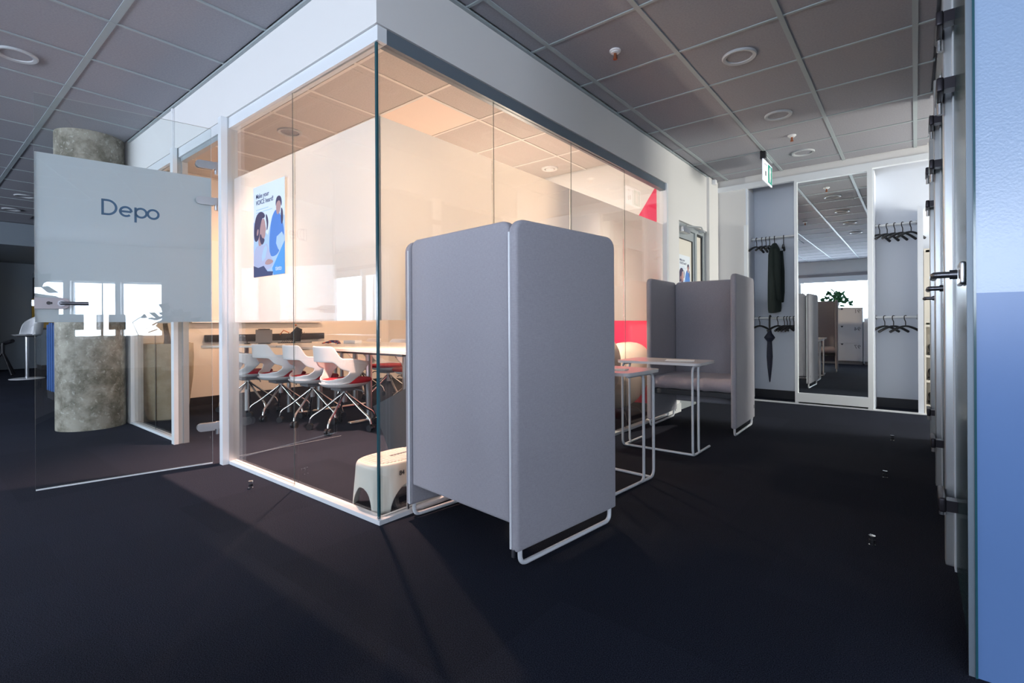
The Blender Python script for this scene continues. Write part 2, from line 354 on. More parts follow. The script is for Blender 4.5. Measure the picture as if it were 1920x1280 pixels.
def tag(o, label, cat, group=None):
    o['label'] = label; o['category'] = cat
    if group: o['group'] = group
    return o
def thing(name, label, cat, loc=(0, 0, 0), rz=0, group=None):
    o = bpy.data.objects.new(name, None); C.objects.link(o); o.location = loc; o.rotation_euler = (0, 0, rz); o.empty_display_size = .1
    return tag(o, label, cat, group)
def struct(o): o['kind'] = 'structure'; return o
def stru_empty(name):
    o = bpy.data.objects.new(name, None); C.objects.link(o); o['kind'] = 'structure'; return o
def copy_tree(o, parent=None):
    c = o.copy(); C.objects.link(c); c.parent = parent
    for ch in list(o.children): copy_tree(ch, c)
    return c
def bx(name, m, parent, *a, **k): return MB().box(*a, **k).build(name, m, parent)
def text_mesh(name, txt, size, m, parent, loc, rot, depth=.0006, align='LEFT', bold=0.0, sx=1):
    cu = bpy.data.curves.new(name, 'FONT'); cu.body = txt; cu.size = size; cu.extrude = depth; cu.align_x = align; cu.offset = bold
    t = bpy.data.objects.new(name, cu); C.objects.link(t)
    dg = bpy.context.evaluated_depsgraph_get(); me = bpy.data.meshes.new_from_object(t.evaluated_get(dg))
    bpy.data.objects.remove(t); o = bpy.data.objects.new(name, me); C.objects.link(o); me.materials.clear(); me.materials.append(MT[m])
    o.parent = parent; o.location = loc; o.rotation_euler = rot; o.scale = (sx, 1, 1)
    return o

ZC = 2.68   # ceiling
ZS = 2.334  # underside of soffit
# ------------------------------------------------------------------ room shell
fl = struct(MB().box(-15.2, 8.6, -5.8, 6.4, -0.1, 0).build('floor', 'carpet'))
# outer walls -------------------------------------------------------
# south wall with windows
ZSL, ZWT = 1.0, 2.28
m = MB(); m.box(-15.2, 8.6, -5.75, -5.5, 0, ZSL).box(-15.2, 8.6, -5.75, -5.5, ZWT, 3.0)
edges = [-15.2] + [e for a, b in sorted(SWIN) for e in (a, b)] + [8.6]
for i in range(0, len(edges), 2): m.box(edges[i], edges[i + 1], -5.75, -5.5, ZSL, ZWT)
struct(m.build('wall_south', 'white_wall'))
n = 0
for a, b in sorted(SWIN):
    n += 1
    w = MB().box(a, b, -5.74, -5.72, ZSL, ZSL + .04).box(a, b, -5.74, -5.72, ZWT - .04, ZWT).box(a, a + .04, -5.74, -5.72, ZSL, ZWT).box(b - .04, b, -5.74, -5.72, ZSL, ZWT)
    w = struct(w.build('window_%d' % n, 'white_frame'))
    bx('pane', 'glass', w, a + .04, b - .04, -5.733, -5.729, ZSL + .04, ZWT - .04)
    bx('roller_blind', 'white_frame', w, a - .05, b + .05, -5.47, -5.44, 2.08, 2.245)
struct(MB().box(-15.2, 8.6, -5.5, -5.42, 2.24, 2.32).build('trim_1', 'dark_steel'))
# east wall with windows
EZ0, EZ1 = .66, 1.90
m = MB(); m.box(8.0, 8.2, -5.5, .4, 0, EZ0).box(8.0, 8.2, -5.5, .4, EZ1, 3.0)
ed = [-5.5] + [e for a, b in EWIN for e in (a, b)] + [.4]
for i in range(0, len(ed), 2): m.box(8.0, 8.2, ed[i], ed[i + 1], EZ0, EZ1)
struct(m.build('wall_east', 'white_wall'))
for a, b in EWIN:
    n += 1
    w = MB().box(8.14, 8.18, a, b, EZ0, EZ0 + .03).box(8.14, 8.18, a, b, EZ1 - .03, EZ1).box(8.14, 8.18, a, a + .03, EZ0, EZ1).box(8.14, 8.18, b - .03, b, EZ0, EZ1)
    if a < -3 and a > -4: w.box(8.14, 8.18, (a + b) / 2 + .12, (a + b) / 2 + .14, EZ0, EZ1)
    w = struct(w.build('window_%d' % n, 'white_frame'))
    bx('pane', 'glass', w, 8.158, 8.162, a + .03, b - .03, EZ0 + .03, EZ1 - .03)
struct(MB().box(-15.3, -15.2, -5.8, 6.4, 0, 3).build('wall_west', 'dark_wood'))
# wall south of the phone booths continuing east
struct(MB().box(3.4, 8.2, .37, .47, 0, 3).build('wall_office_north', 'white_wall'))
# far north wall closing everything behind wardrobes and the north-east window
struct(MB().box(-15.2, 5.2, 5.62, 5.72, 0, 3).build('wall_north', 'niche_back'))
m = MB(); m.box(5.0, 5.2, 3.7, 5.62, 0, .35).box(5.0, 5.2, 3.7, 5.62, 1.75, 3).box(5.0, 5.2, 3.7, 3.85, .35, 1.75).box(5.0, 5.2, 5.05, 5.62, .35, 1.75)
struct(m.build('wall_north_east', 'white_wall'))
n += 1
w = MB().box(5.12, 5.16, 3.85, 5.05, .35, .39).box(5.12, 5.16, 3.85, 5.05, 1.71, 1.75).box(5.12, 5.16, 3.85, 3.89, .35, 1.75).box(5.12, 5.16, 5.01, 5.05, .35, 1.75)
w = struct(w.build('window_%d' % n, 'white_frame')); bx('pane', 'glass', w, 5.138, 5.142, 3.89, 5.01, .39, 1.71)

# ------------------------------------------------------------------ ceiling with tiles
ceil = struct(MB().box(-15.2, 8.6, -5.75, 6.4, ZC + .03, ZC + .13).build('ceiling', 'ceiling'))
def tile_mesh(sx, sy, nm):
    b = MB().box(-sx / 2, sx / 2, -sy / 2, sy / 2, 0, .02)
    o = b.build(nm, TM[0], ceil); return o
TM = ['ceiling']
proto = {}
cnt = 0
def tile(x0, x1, y0, y1, special=None):
    global cnt
    g = .011
    k = (round(x1 - x0, 3), round(y1 - y0, 3), TM[0])
    if k not in proto:
        o = tile_mesh(k[0] - 2 * g, k[1] - 2 * g, 'ceiling_tile'); proto[k] = o
    else:
        o = proto[k].copy(); C.objects.link(o); o.parent = ceil
    if special:
        o.name = special[0]; o.data = o.data.copy(); o.data.materials.clear(); o.data.materials.append(MT[special[1]])
    o.location = ((x0 + x1) / 2, (y0 + y1) / 2, ZC + .006)
    cnt += 1
    return o
def span(origin, step, lo, hi):
    k0 = math.ceil((lo - origin) / step - 1e-6); L = [lo]
    while origin + k0 * step < hi - 1e-6:
        v = origin + k0 * step
        if v - L[-1] > .03: L.append(v)
        else: L[-1] = v if len(L) > 1 else L[-1]
        k0 += 1
    L.append(hi); return L
GX, GY = .1415, .590
grid = MB()
def region(xs, ys, wx, wy, tiles=True, zt=ZC):
    """wx: width of tees running along y ; wy: width of tees running along x"""
    if tiles:
        for i in range(len(xs) - 1):
            for j in range(len(ys) - 1): tile(xs[i], xs[i + 1], ys[j], ys[j + 1])
    for x in xs[1:-1]: grid.box(x - wx / 2, x + wx / 2, ys[0], ys[-1], zt, zt + .022)
    for y in ys[1:-1]: grid.box(xs[0], xs[-1], y - wy / 2, y + wy / 2, zt + .001, zt + .022)
# corridor
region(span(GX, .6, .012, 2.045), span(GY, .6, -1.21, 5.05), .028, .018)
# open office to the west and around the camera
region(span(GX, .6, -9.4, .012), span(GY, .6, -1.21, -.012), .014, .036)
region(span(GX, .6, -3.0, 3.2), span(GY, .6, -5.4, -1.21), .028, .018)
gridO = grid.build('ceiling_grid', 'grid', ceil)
# meeting room ceiling
grid = MB(); TM[0] = 'room_ceiling_lit'
RX, RY = -.97, .55
xs = span(RX, .6, -4.62, -.06); ys = span(RY, .6, .06, 3.54)
for i in range(len(xs) - 1):
    for j in range(len(ys) - 1):
        sp = ('light_panel', 'led') if (abs(xs[i] + 1.57) < .05 and abs(ys[j] - 1.15) < .05) else None
        tile(xs[i], xs[i + 1], ys[j], ys[j + 1], sp)
for x in xs[1:-1]: grid.box(x - .012, x + .012, ys[0], ys[-1], ZC, ZC + .022)
for y in ys[1:-1]: grid.box(xs[0], xs[-1], y - .012, y + .012, ZC + .001, ZC + .022)
grid.build('room_ceiling_grid', 'room_grid', ceil)
print('tiles', cnt)
# perimeter angle
struct(MB().box(.0005, .020, .02, 5.05, ZC - .012, ZC - .001).build('trim_2', 'grid'))
struct(MB().box(-3.86, .02, -.020, -.0005, ZC - .012, ZC - .001).build('trim_3', 'grid'))

# ------------------------------------------------------------------ meeting room shell
# soffits above the glass
struct(MB().box(-.12, 0, .0, 3.56, ZS, ZC + .03).build('wall_corridor_soffit', 'white_wall'))
struct(MB().box(-3.87, -.12, 0, .12, ZS, ZC + .03).build('wall_left_soffit', 'white_wall'))
# wall continuing north of the glass, with the door opening 3.80..5.0
m = MB().box(-.12, 0, 3.56, 3.80, 0, ZC + .03).box(-.12, 0, 3.80, 4.72, 2.02, ZC + .03).box(-.12, 0, 4.72, 5.62, 0, ZC + .03)
struct(m.build('wall_corridor', 'white_wall'))
struct(MB().box(.0, .03, 4.70, 5.05, 0, ZC - .012).build('trim_4', 'white_wall'))
struct(MB().box(-4.73, -4.63, .0, 3.66, 0, ZC + .03).build('wall_room_west', 'room_wall'))
m = MB().box(-4.63, -.12, 3.56, 3.66, 0, ZC + .03)
rn = struct(m.build('wall_room_north', 'room_wall'))
g = MB().prism([(-.121, .05), (-.121, 2.40), (-.02 - .121, 2.36), (-.37, 2.03), (-1.24, .93), (-1.90, .05)], 3.552, 3.56, 'y').build('red_graphic', 'red_wall', rn)
struct(MB().box(-4.63, -.12, 3.54, 3.552, 0, .09).build('baseboard_room_north', 'skirt'))
struct(MB().box(-4.63, -4.615, .06, 3.54, 0, .09).build('baseboard_room_west', 'skirt'))
struct(MB().box(.0, .012, 3.60, 3.80, 0, .09).box(0, .012, 4.72, 4.70 + .35, 0, .09).build('baseboard_corridor', 'trim_white'))

# glass wall system --------------------------------------------------------------
fr = stru_empty('window_front_of_meeting_room'); fr.name = 'window_20'
ZG = 2.262
def frame_box(nm, *a): return bx(nm, 'white_frame', fr, *a)
# corridor side (A): outer face x=-.02
MB().box(-.065, -.012, .066, 3.47, ZG, ZS - .001).build('frame_top', 'dark_frame', fr)  # head frame on the less lit side, its shade painted dark
MB().box(-.055, -.004, .056, 3.47, 0, .022).build('frame_bottom', 'white_frame', fr)
MB().box(-.07, .004, 3.455, 3.50, 0, ZS - .001).build('frame_post', 'white_frame', fr)
struct(MB().box(-.12, 0, 3.50, 3.56, 0, ZS).build('wall_glass_end', 'white_wall'))
gy = [.018, .855, 1.722, 2.590, 3.455]
for i in range(4):
    bx('glass_pane', 'glass', fr, -.040, -.028, gy[i] + .0015, gy[i + 1] - .0015, .022, ZG)
    if i: bx('glass_joint', 'joint', fr, -.030, -.0275, gy[i] - .0014, gy[i] + .0014, .022, ZG)
    bx('frosted_film', 'film', fr, -.0428, -.0412, gy[i] + .004, gy[i + 1] - .004, .955, 1.925)
# left side (B): panes from corner to post
fr2 = stru_empty('window_21')
MB().box(-1.66, -.010, .012, .065, ZG, ZS - .001).build('frame_top', 'white_frame', fr2)
MB().box(-1.66, -.004, .004, .055, 0, .022).build('frame_bottom', 'white_frame', fr2)
gx = [-1.655, -.835, -.028]
for i in range(2):
    bx('glass_pane', 'glass', fr2, gx[i] + .0015, gx[i + 1] - .0015, .028, .040, .022, ZG)
    if i: bx('glass_joint', 'joint', fr2, gx[i] - .0014, gx[i] + .0014, .0275, .030, .022, ZG)
    bx('frosted_film', 'film', fr2, gx[i] + .004, gx[i + 1] - .004, .0412, .0428, .955, 1.925)
bx('corner_joint', 'edge', fr, -.040, -.027, .018, .028, .012, ZG)
# post, door head, second post
MB().box(-1.714, -1.664, -.035, .004, 0, ZS - .001).build('frame_post', 'white_frame', fr2)
MB().box(-1.712, -1.662, .004, .07, 0, ZS - .001).build('frame_post_core', 'alu', fr2)
MB().box(-2.585, -1.715, .005, .065, ZG, ZS - .001).build('door_head', 'white_frame', fr2)
MB().box(-2.585, -1.715, .020, .060, ZG - .03, ZG).build('door_head_seal', 'grey_frame', fr2)
# second post: three visible strips
MB().box(-2.645, -2.585, -.035, -.005, 0, ZS - .001).build('frame_post', 'white_frame', fr2)
MB().box(-2.640, -2.592, -.005, .03, 0, ZS - .001).build('frame_post_core', 'grey_frame', fr2)
MB().box(-2.645, -2.585, .03, .07, 0, ZS - .001).build('frame_post', 'alu', fr2)
fr3 = stru_empty('window_22')
MB().box(-3.87, -2.645, .005, .065, ZG, ZS - .001).build('frame_top', 'white_frame', fr3)
MB().box(-3.87, -2.645, .004, .055, 0, .022).build('frame_bottom', 'white_frame', fr3)
gx = [-3.87, -3.26, -2.645]
for i in range(2):
    bx('glass_pane', 'glass', fr3, gx[i] + .0015, gx[i + 1] - .0015, .028, .040, .022, ZG)
    if i: bx('glass_joint', 'joint', fr3, gx[i] - .0014, gx[i] + .0014, .0275, .030, .022, ZG)
    bx('frosted_film', 'film', fr3, gx[i] + .004, gx[i + 1] - .004, .0412, .0428, .955, 1.925)
# closing piece behind the column
struct(MB().box(-4.73, -3.87, .0, .10, 0, ZC + .03).build('wall_behind_column', 'white_wall'))
# surface conduit on the soffit
tag(MB().box(-2.665, -2.650, -.016, -.001, ZS - .02, ZC - .02).box(-2.668, -2.647, -.02, -.001, ZC - .05, ZC - .02).build('cable_conduit', 'white_plastic'), 'thin white cable conduit running down the white soffit above the open glass door', 'conduit')

# ------------------------------------------------------------------ open glass door (leaf swung out)
DH = Vector((-1.776, -.055, 0)); DE = Vector((-1.956, -.908, 0)) - DH; DRZ = math.atan2(DE.y, DE.x)
door = thing('glass_door', 'open glass door with frosted band lettered Depo', 'door', DH, DRZ)
bx('glass_pane', ['glass', 'edge_door'], door, 0, .872, -.005, .005, .008, 2.266, edge=1)
bx('frosted_film', 'film_door', door, .001, .871, -.0066, -.0058, .958, 1.932)
bx('bottom_seal', 'white_frame', door, .001, .871, -.006, .006, .0005, .0078)
def hinge(parent, s, z, flip=1):
    b = MB()
    poly = [(s - .13, z - .026), (s - .13, z + .026)]
    P = [(s - .02 + .0, z + .026), (s - .02, z - .026)]
    arc = [(s + .092 - .026 + math.cos(t) * .026, z + math.sin(t) * .026) for t in [PI / 2 - k * PI / 10 for k in range(11)]]
    pl = [(s - .012, z + .026)] + arc + [(s - .012, z - .026)]
    b.prism(pl, .0055, .018, 'y'); b.prism(pl, -.018, -.0068, 'y')
    h = b.build('hinge', 'steel', parent)
    MB().cyl((s - .03, 0, z - .055), (s - .03, 0, z + .03), .012).box(s - .042, s - .012, -.012, .012, z - .02, z + .026).build('hinge_barrel', 'steel', h)
    return h
for z in (2.015, 1.772, .25): hinge(door, .0, z)
# lock plate with lever
lk = MB()
pl = [(.872, 1.035), (.872, 1.099)] + [(.752 + math.cos(t) * .032, 1.067 + math.sin(t) * .032) for t in [PI / 2 + k * PI / 10 for k in range(11)]]
lk.prism(pl, .0055, .016, 'y').prism(pl, -.016, -.0068, 'y')
lkp = lk.build('lock_case', 'lock_grey', door)
bx('latch', 'steel', lkp, .873, .884, -.006, .006, 1.05, 1.085)
MB().cyl((.757, .016, 1.067), (.757, .022, 1.067), .018).tube(fillet([(.757, .018, 1.067), (.757, .06, 1.067), (.637, .06, 1.067)], .012), .0095).build('lever', 'dark_steel', lkp)
MB().cyl((.757, -.016, 1.067), (.757, -.022, 1.067), .018).tube(fillet([(.757, -.018, 1.067), (.757, -.06, 1.067), (.637, -.06, 1.067)], .012), .0095).build('lever', 'dark_steel', lkp)
MB().cyl((.812, .016, 1.068), (.812, .0175, 1.068), .010).box(.796, .812, .016, .0172, 1.062, 1.074).build('keyhole', 'black', lkp)
# lettering Depo: flat ribbons
def ribbon(b, pts, w, y0=-.0, y1=.0):
    P = [Vector((p[0], p[1])) for p in pts]; L = []; R = []
    for i, p in enumerate(P):
        t = (P[min(i + 1, len(P) - 1)] - P[max(i - 1, 0)]).normalized(); nn = Vector((-t.y, t.x)) * w / 2
        L.append(p + nn); R.append(p - nn)
    vs = [(q.x, y0, q.y) for q in L] + [(q.x, y0, q.y) for q in R] + [(q.x, y1, q.y) for q in L] + [(q.x, y1, q.y) for q in R]; n = len(P); fs = []
    for i in range(n - 1): fs += [(i, i + 1, n + i + 1, n + i), (2 * n + i, 3 * n + i, 3 * n + i + 1, 2 * n + i + 1), (i, 2 * n + i, 2 * n + i + 1, i + 1), (n + i, n + i + 1, 3 * n + i + 1, 3 * n + i)]
    fs += [(0, n, 3 * n, 2 * n), (n - 1, 3 * n - 1, 4 * n - 1, 2 * n - 1)]
    b.add(vs, fs)
def arc(cx, cz, r, a0, a1, n=26): return [(cx + math.cos(math.radians(a0 + (a1 - a0) * k / n)) * r, cz + math.sin(math.radians(a0 + (a1 - a0) * k / n)) * r) for k in range(n + 1)]
SX = lambda pts, z0: [(.577 - u, z0 + v) for u, v in pts]   # u runs to the right as read from the corridor
ZB = 1.610; w = .0125
lt = []
def letter(strokes):
    b = MB()
    for st in strokes: ribbon(b, SX(st, ZB), w, -.0057, -.00515)
    b.build('letter', 'letter_blue', door)
H_ = .098; hr = H_ / 2 - w / 2
letter([[(w / 2, 0), (w / 2, H_)], [(w / 2, H_ - w / 2), (.028, H_ - w / 2)] + [(.028 + x, z) for x, z in arc(0, H_ / 2, hr, 88, -88)] + [(.028, w / 2), (w / 2, w / 2)]])
xr = .034 - w / 2
letter([[(.118 - xr, .034), (.118 + xr, .034)], arc(.118, .034, xr, 0, 315)])
letter([[(.166, -.028), (.166, .066)], arc(.166 + xr, .034, xr, 180, -180)])
letter([arc(.256, .034, xr, 0, 360)])

# ------------------------------------------------------------------ posters
def poster(label, loc, rz, w=.402, h=.567, cut=None):
    """flat poster, seen from local -y, x to the right, z up, origin bottom left"""
    t = thing('poster', label, 'poster', loc, rz)
    bx('sheet', 'white_paper2', t, 0, w, -.002, 0, 0, h)
    num = {}
    def shape(nm, m, pts, lay, par=t):
        if m in ('p_skin', 'p_hair', 'p_blue', 'p_shirt'):
            for _ in range(2):     # round the corners of the printed outline
                pts = [q for i in range(len(pts)) for a, b in ((pts[i], pts[(i + 1) % len(pts)]),) for q in ((a[0] * .75 + b[0] * .25, a[1] * .75 + b[1] * .25), (a[0] * .25 + b[0] * .75, a[1] * .25 + b[1] * .75))]
        num[lay] = num.get(lay, 0) + 1; y = -.002 - .00030 * lay - .00004 * num[lay]
        return MB().prism([(x * w, z * h) for x, z in pts], y, -.0019, 'y').build(nm, m, par)
    def ell(cx, cz, rx, rz_, n=20): return [(cx + math.cos(2 * PI * k / n) * rx, cz + math.sin(2 * PI * k / n) * rz_) for k in range(n)]
    shape('printed_haze', 'p_haze', [(0, 0), (1, 0), (1, .60), (.80, .66), (.62, .62), (.48, .44), (.3, .52), (0, .62)], 1)
    # standing figure in a blue shirt, at the right
    shape('printed_blue_figure', 'p_blue', [(.54, .20), (.52, .34), (.55, .48), (.60, .60), (.66, .655), (.74, .69), (.80, .655), (.88, .62), (.96, .52), (.99, .40), (.90, .34), (.86, .26), (.74, .20)], 2)
    shape('printed_blue_figure', 'p_haze', [(.76, .40), (.92, .44), (.99, .38), (.99, .25), (.90, .22), (.80, .27), (.74, .33)], 3)
    shape('printed_blue_figure', 'p_skin', [(.75, .67), (.745, .73), (.77, .775), (.83, .785), (.88, .76), (.885, .70), (.85, .645), (.80, .625), (.77, .64)], 3)
    shape('printed_blue_figure', 'p_hair', [(.74, .72), (.735, .77), (.77, .815), (.84, .825), (.90, .80), (.92, .74), (.90, .70), (.885, .75), (.84, .775), (.78, .765), (.755, .74)], 4)
    shape('printed_blue_figure', 'p_hair', [(.90, .70), (.95, .66), (.96, .56), (.91, .50), (.885, .60)], 3)
    # seated bearded figure in a pale shirt, in profile at the left
    shape('printed_seated_figure', 'p_shirt', [(.0, .10), (.02, .28), (.10, .34), (.22, .355), (.36, .33), (.44, .36), (.50, .30), (.58, .20), (.66, .14), (.60, .09), (.46, .06), (.20, .08)], 2)
    shape('printed_seated_figure', 'p_haze', [(.30, .16), (.40, .20), (.46, .30), (.42, .34), (.34, .30), (.28, .22)], 3)
    shape('printed_seated_figure', 'p_navy', [(.0, .0), (.0, .13), (.16, .10), (.34, .115), (.46, .05), (.64, .04), (.62, 0)], 3)
    shape('printed_seated_figure', 'p_skin', [(.16, .345), (.18, .48), (.24, .60), (.34, .64), (.385, .60), (.40, .545), (.425, .505), (.40, .485), (.40, .44), (.36, .41), (.30, .37), (.24, .335)], 3)
    shape('printed_seated_figure', 'p_hair', [(.02, .44), (.03, .58), (.10, .68), (.22, .715), (.33, .70), (.40, .655), (.35, .63), (.30, .64), (.26, .585), (.22, .52), (.22, .46), (.15, .40), (.07, .39)], 4)
    shape('printed_seated_figure', 'p_hair', [(.22, .46), (.26, .47), (.29, .42), (.37, .41), (.37, .38), (.31, .345), (.26, .355), (.21, .41)], 4)
    shape('printed_seated_figure', 'p_skin', [(.12, .45), (.17, .47), (.185, .52), (.15, .53), (.12, .50)], 5)
    shape('printed_seated_figure', 'p_hair', [(.42, .68), (.47, .64), (.50, .58), (.47, .50), (.44, .49), (.45, .56), (.42, .62)], 2)
    shape('printed_seated_figure', 'p_skin', [(.36, .13), (.46, .185), (.62, .165), (.66, .14), (.52, .115)], 4)
    shape('printed_corner', 'p_cyan', [(1, 0), (1, .34), (.62, .075), (.66, 0)], 5)
    R = (PI / 2, 0, 0)
    text_mesh('printed_text', 'Make your', .040 * w / .4, 'p_navy', t, (.09 * w, -.0028, .865 * h), R, .0001, bold=.0004)
    text_mesh('printed_text', 'VOICE heard!', .040 * w / .4, 'p_navy', t, (.09 * w, -.0028, .795 * h), R, .0001, bold=.0004)
    for k, (zz, x1) in enumerate(((.735, .50), (.705, .62))):
        shape('printed_line', 'p_haze', [(.09, zz), (x1, zz), (x1, zz + .008), (.09, zz + .008)], 2)
    text_mesh('printed_text', 'tieto', .040 * w / .4, 'paper', t, (.72 * w, -.0038, .045 * h), R, .0001, bold=.0004)
    return t
poster('blue and white poster on the frosted glass left of the corner', (-1.328, .0275, 1.235), 0)

# ------------------------------------------------------------------ concrete columns
col = tag(MB().lathe([(.255, .0), (.255, ZC + .03)], n=64).build('concrete_column', 'concrete', None, (-4.046, -.257, 0)), 'round mottled concrete column seen through the open glass door', 'column')
tag(MB().lathe([(.30, 0), (.30, ZC + .03)], n=48).build('concrete_column', 'dark_wood', None, (-12.9, -.38, 0)), 'dark column at the left edge of the photo', 'column')

# ------------------------------------------------------------------ high-back booths
def booth(label, loc, rz):
    t = thing('booth_seat', label, 'booth seat', loc, rz, 'high-back booth seats by the glass wall')
    Wd, D, T = .76, .66, .045
    z1 = 1.335
    # local: opening towards +y, back panel at y=0..T
    MB().rpanel(T + .002, Wd - T - .002, .0, T, .165, z1, .045, .014, 'x').build('back_panel', 'fabric', t)
    for k, (xa, xb) in enumerate(((0, T), (Wd - T, Wd))):
        sp = MB().rpanel(xa, xb, -.006, D, .068, z1, .055, .014, 'y').build('side_panel', 'fabric', t)
        xc = (xa + xb) / 2
        # zip running up the front and rear edges
        MB().box(xc - .004 + (.014 if k == 0 else -.014), xc + .004 + (.014 if k == 0 else -.014), -.010, -.004, .075, z1 - .05).build('zipper', 'side_tube', sp)
        MB().box(xc - .006, xc + .006, -.012, -.004, .048, .078).build('zip_pull', 'steel', sp)
        # tube runner
        MB().tube(fillet([(xc, .028, .35), (xc, .028, .010), (xc, D - .028, .010), (xc, D - .028, .35)], .035), .0095, 12).build('runner', 'side_tube', t)
    # seat
    sb = MB().box(T, Wd - T, T, .60, .30, .345, b=.008).build('seat_base', 'charcoal', t)
    cu = MB(); nx, ny = 40, 10
    vs = []; fs = []
    for j in range(ny + 1):
        for i in range(nx + 1):
            u = i / nx; v = j / ny * 1.5 * PI - PI / 2     # wrap over the front roll
            x = T + .004 + u * (Wd - 2 * T - .008); pucker = .006 * math.sin(u * 60) * math.exp(-((u - .45) / .12) ** 2) + .002 * math.sin(u * 23)
            r = .055 + pucker
            vs.append((x, .56 + math.cos(v) * r, .402 + math.sin(v) * r if v < PI / 2 else .402 + r))
    for j in range(ny):
        for i in range(nx): fs.append((j * (nx + 1) + i, j * (nx + 1) + i + 1, (j + 1) * (nx + 1) + i + 1, (j + 1) * (nx + 1) + i))
    cu.add(vs, fs, 0, True); cu.box(T + .004, Wd - T - .004, T, .56, .347, .457, b=.02)
    cu.build('seat_cushion', 'seat_fabric', t)
    bx('label_tab', 'grey', t, -.002, .000, .02, .045, .155, .185)
    return t
b1 = booth('grey upholstered booth seat in the foreground, its back towards the camera', (.012, .150, 0), math.radians(-6.0))
b2 = booth('grey upholstered booth seat further back, open side facing the camera', (.79, 3.53, 0), math.radians(180 + 1.5))

# ------------------------------------------------------------------ C-shaped side tables
def side_table(label, loc, rz, zt=.655, ft=.36):
    t = thing('side_table', label, 'side table', loc, rz, 'small side tables in front of the booth seats')
    Wt, Dt = .62, .40
    cxy = []
    for (ax, ay, t0) in ((1, 1, 0), (-1, 1, 90), (-1, -1, 180), (1, -1, 270)):
        for q in range(9):
            a = math.radians(t0 + q * 90 / 8); cxy.append((.27 + ax * (Wt / 2 - .05) + math.cos(a) * .05, .17 + ay * (Dt / 2 - .05) + math.sin(a) * .05))
    MB().prism(cxy, zt - .020, zt - .002).build('table_top', 'side_table', t)
    r = .0085
    for x in (0, .53):
        MB().tube(fillet([(x, ft, r), (x, .0, r), (x, .0, zt - .028), (x, .30, zt - .028)], .05), r, 12).build('leg', 'side_tube', t)
        MB().tube(fillet([(x, .20, r), (x, .12, r), (x, .12, zt - .028), (x, .20, zt - .028)], .04), r, 12).build('leg', 'side_tube', t)
    MB().tube([(0, .03, r), (.53, .03, r)], r, 12).build('crossbar', 'side_tube', t)
    return t
side_table('white tubular side table between the two booth seats, farther one', (.20, 2.07, 0), 0)
side_table('white tubular side table half hidden by the near booth seat', (.700, 1.475, 0), math.radians(180 - 4.5), .66, .465)
tag(MB().prism([(0, 0), (.20, 0), (.20, .13), (0, .13)], 0, .004).build('paper_sheet', 'paper', None, (.50, 2.16, .6535), (0, 0, .3)), 'printed sheet lying on the farther side table', 'paper')
tag(MB().prism([(0, 0), (.13, 0), (.13, .09), (0, .09)], 0, .004).build('paper_sheet', 'paper', None, (.50, 1.22, .6585), (0, 0, .2)), 'small white card lying on the nearer side table', 'paper')

# ------------------------------------------------------------------ meeting table
mt = thing('meeting_table', 'long white meeting table behind the glass wall', 'table', (0, 0, 0))
def slab(nm, poly, z0, z1, m, par): return MB().prism(poly, z0, z1).build(nm, m, par)
slab('table_top', [(-3.195, 1.06), (-1.10, 1.06), (-1.10, 2.26), (-3.195, 2.26)], .700, .722, 'table', mt)
slab('cable_tray', [(-2.9, 1.35), (-1.4, 1.35), (-1.4, 1.95), (-2.9, 1.95)], .655, .698, 'grey', mt)
def tleg(x, par):
    MB().cyl((x, 1.46, .03), (x, 1.46, .70), .030).build('leg', 'steel', par)
    MB().cyl((x, 1.90, .03), (x, 1.90, .70), .030).build('leg', 'steel', par)
    MB().box(x - .03, x + .03, 1.24, 2.10, .0, .028, b=.008).build('foot', 'chrome', par)
    MB().box(x - .03, x + .03, 1.15, 2.15, .672, .699).build('bracket', 'grey', par)
tleg(-2.16, mt); tleg(-1.30, mt); tleg(-3.05, mt)
mt2 = thing('meeting_table', 'white table with slanted end joined to the left of the meeting table', 'table', (0, 0, 0))
slab('table_top', [(-3.93, .62), (-3.205, 1.06), (-3.205, 2.26), (-3.93, 2.26)], .700, .722, 'table', mt2)
MB().cyl((-3.78, 1.02, .0), (-3.78, 1.02, .70), .022).build('leg', 'white_frame', mt2)
MB().cyl((-3.40, 1.95, .0), (-3.40, 1.95, .70), .022).build('leg', 'steel', mt2)
MB().cyl((-3.78, 2.1, .0), (-3.78, 2.1, .70), .022).build('leg', 'steel', mt2)
MB().cyl((-3.30, 1.25, .0), (-3.30, 1.25, .70), .022).build('leg', 'steel', mt2)

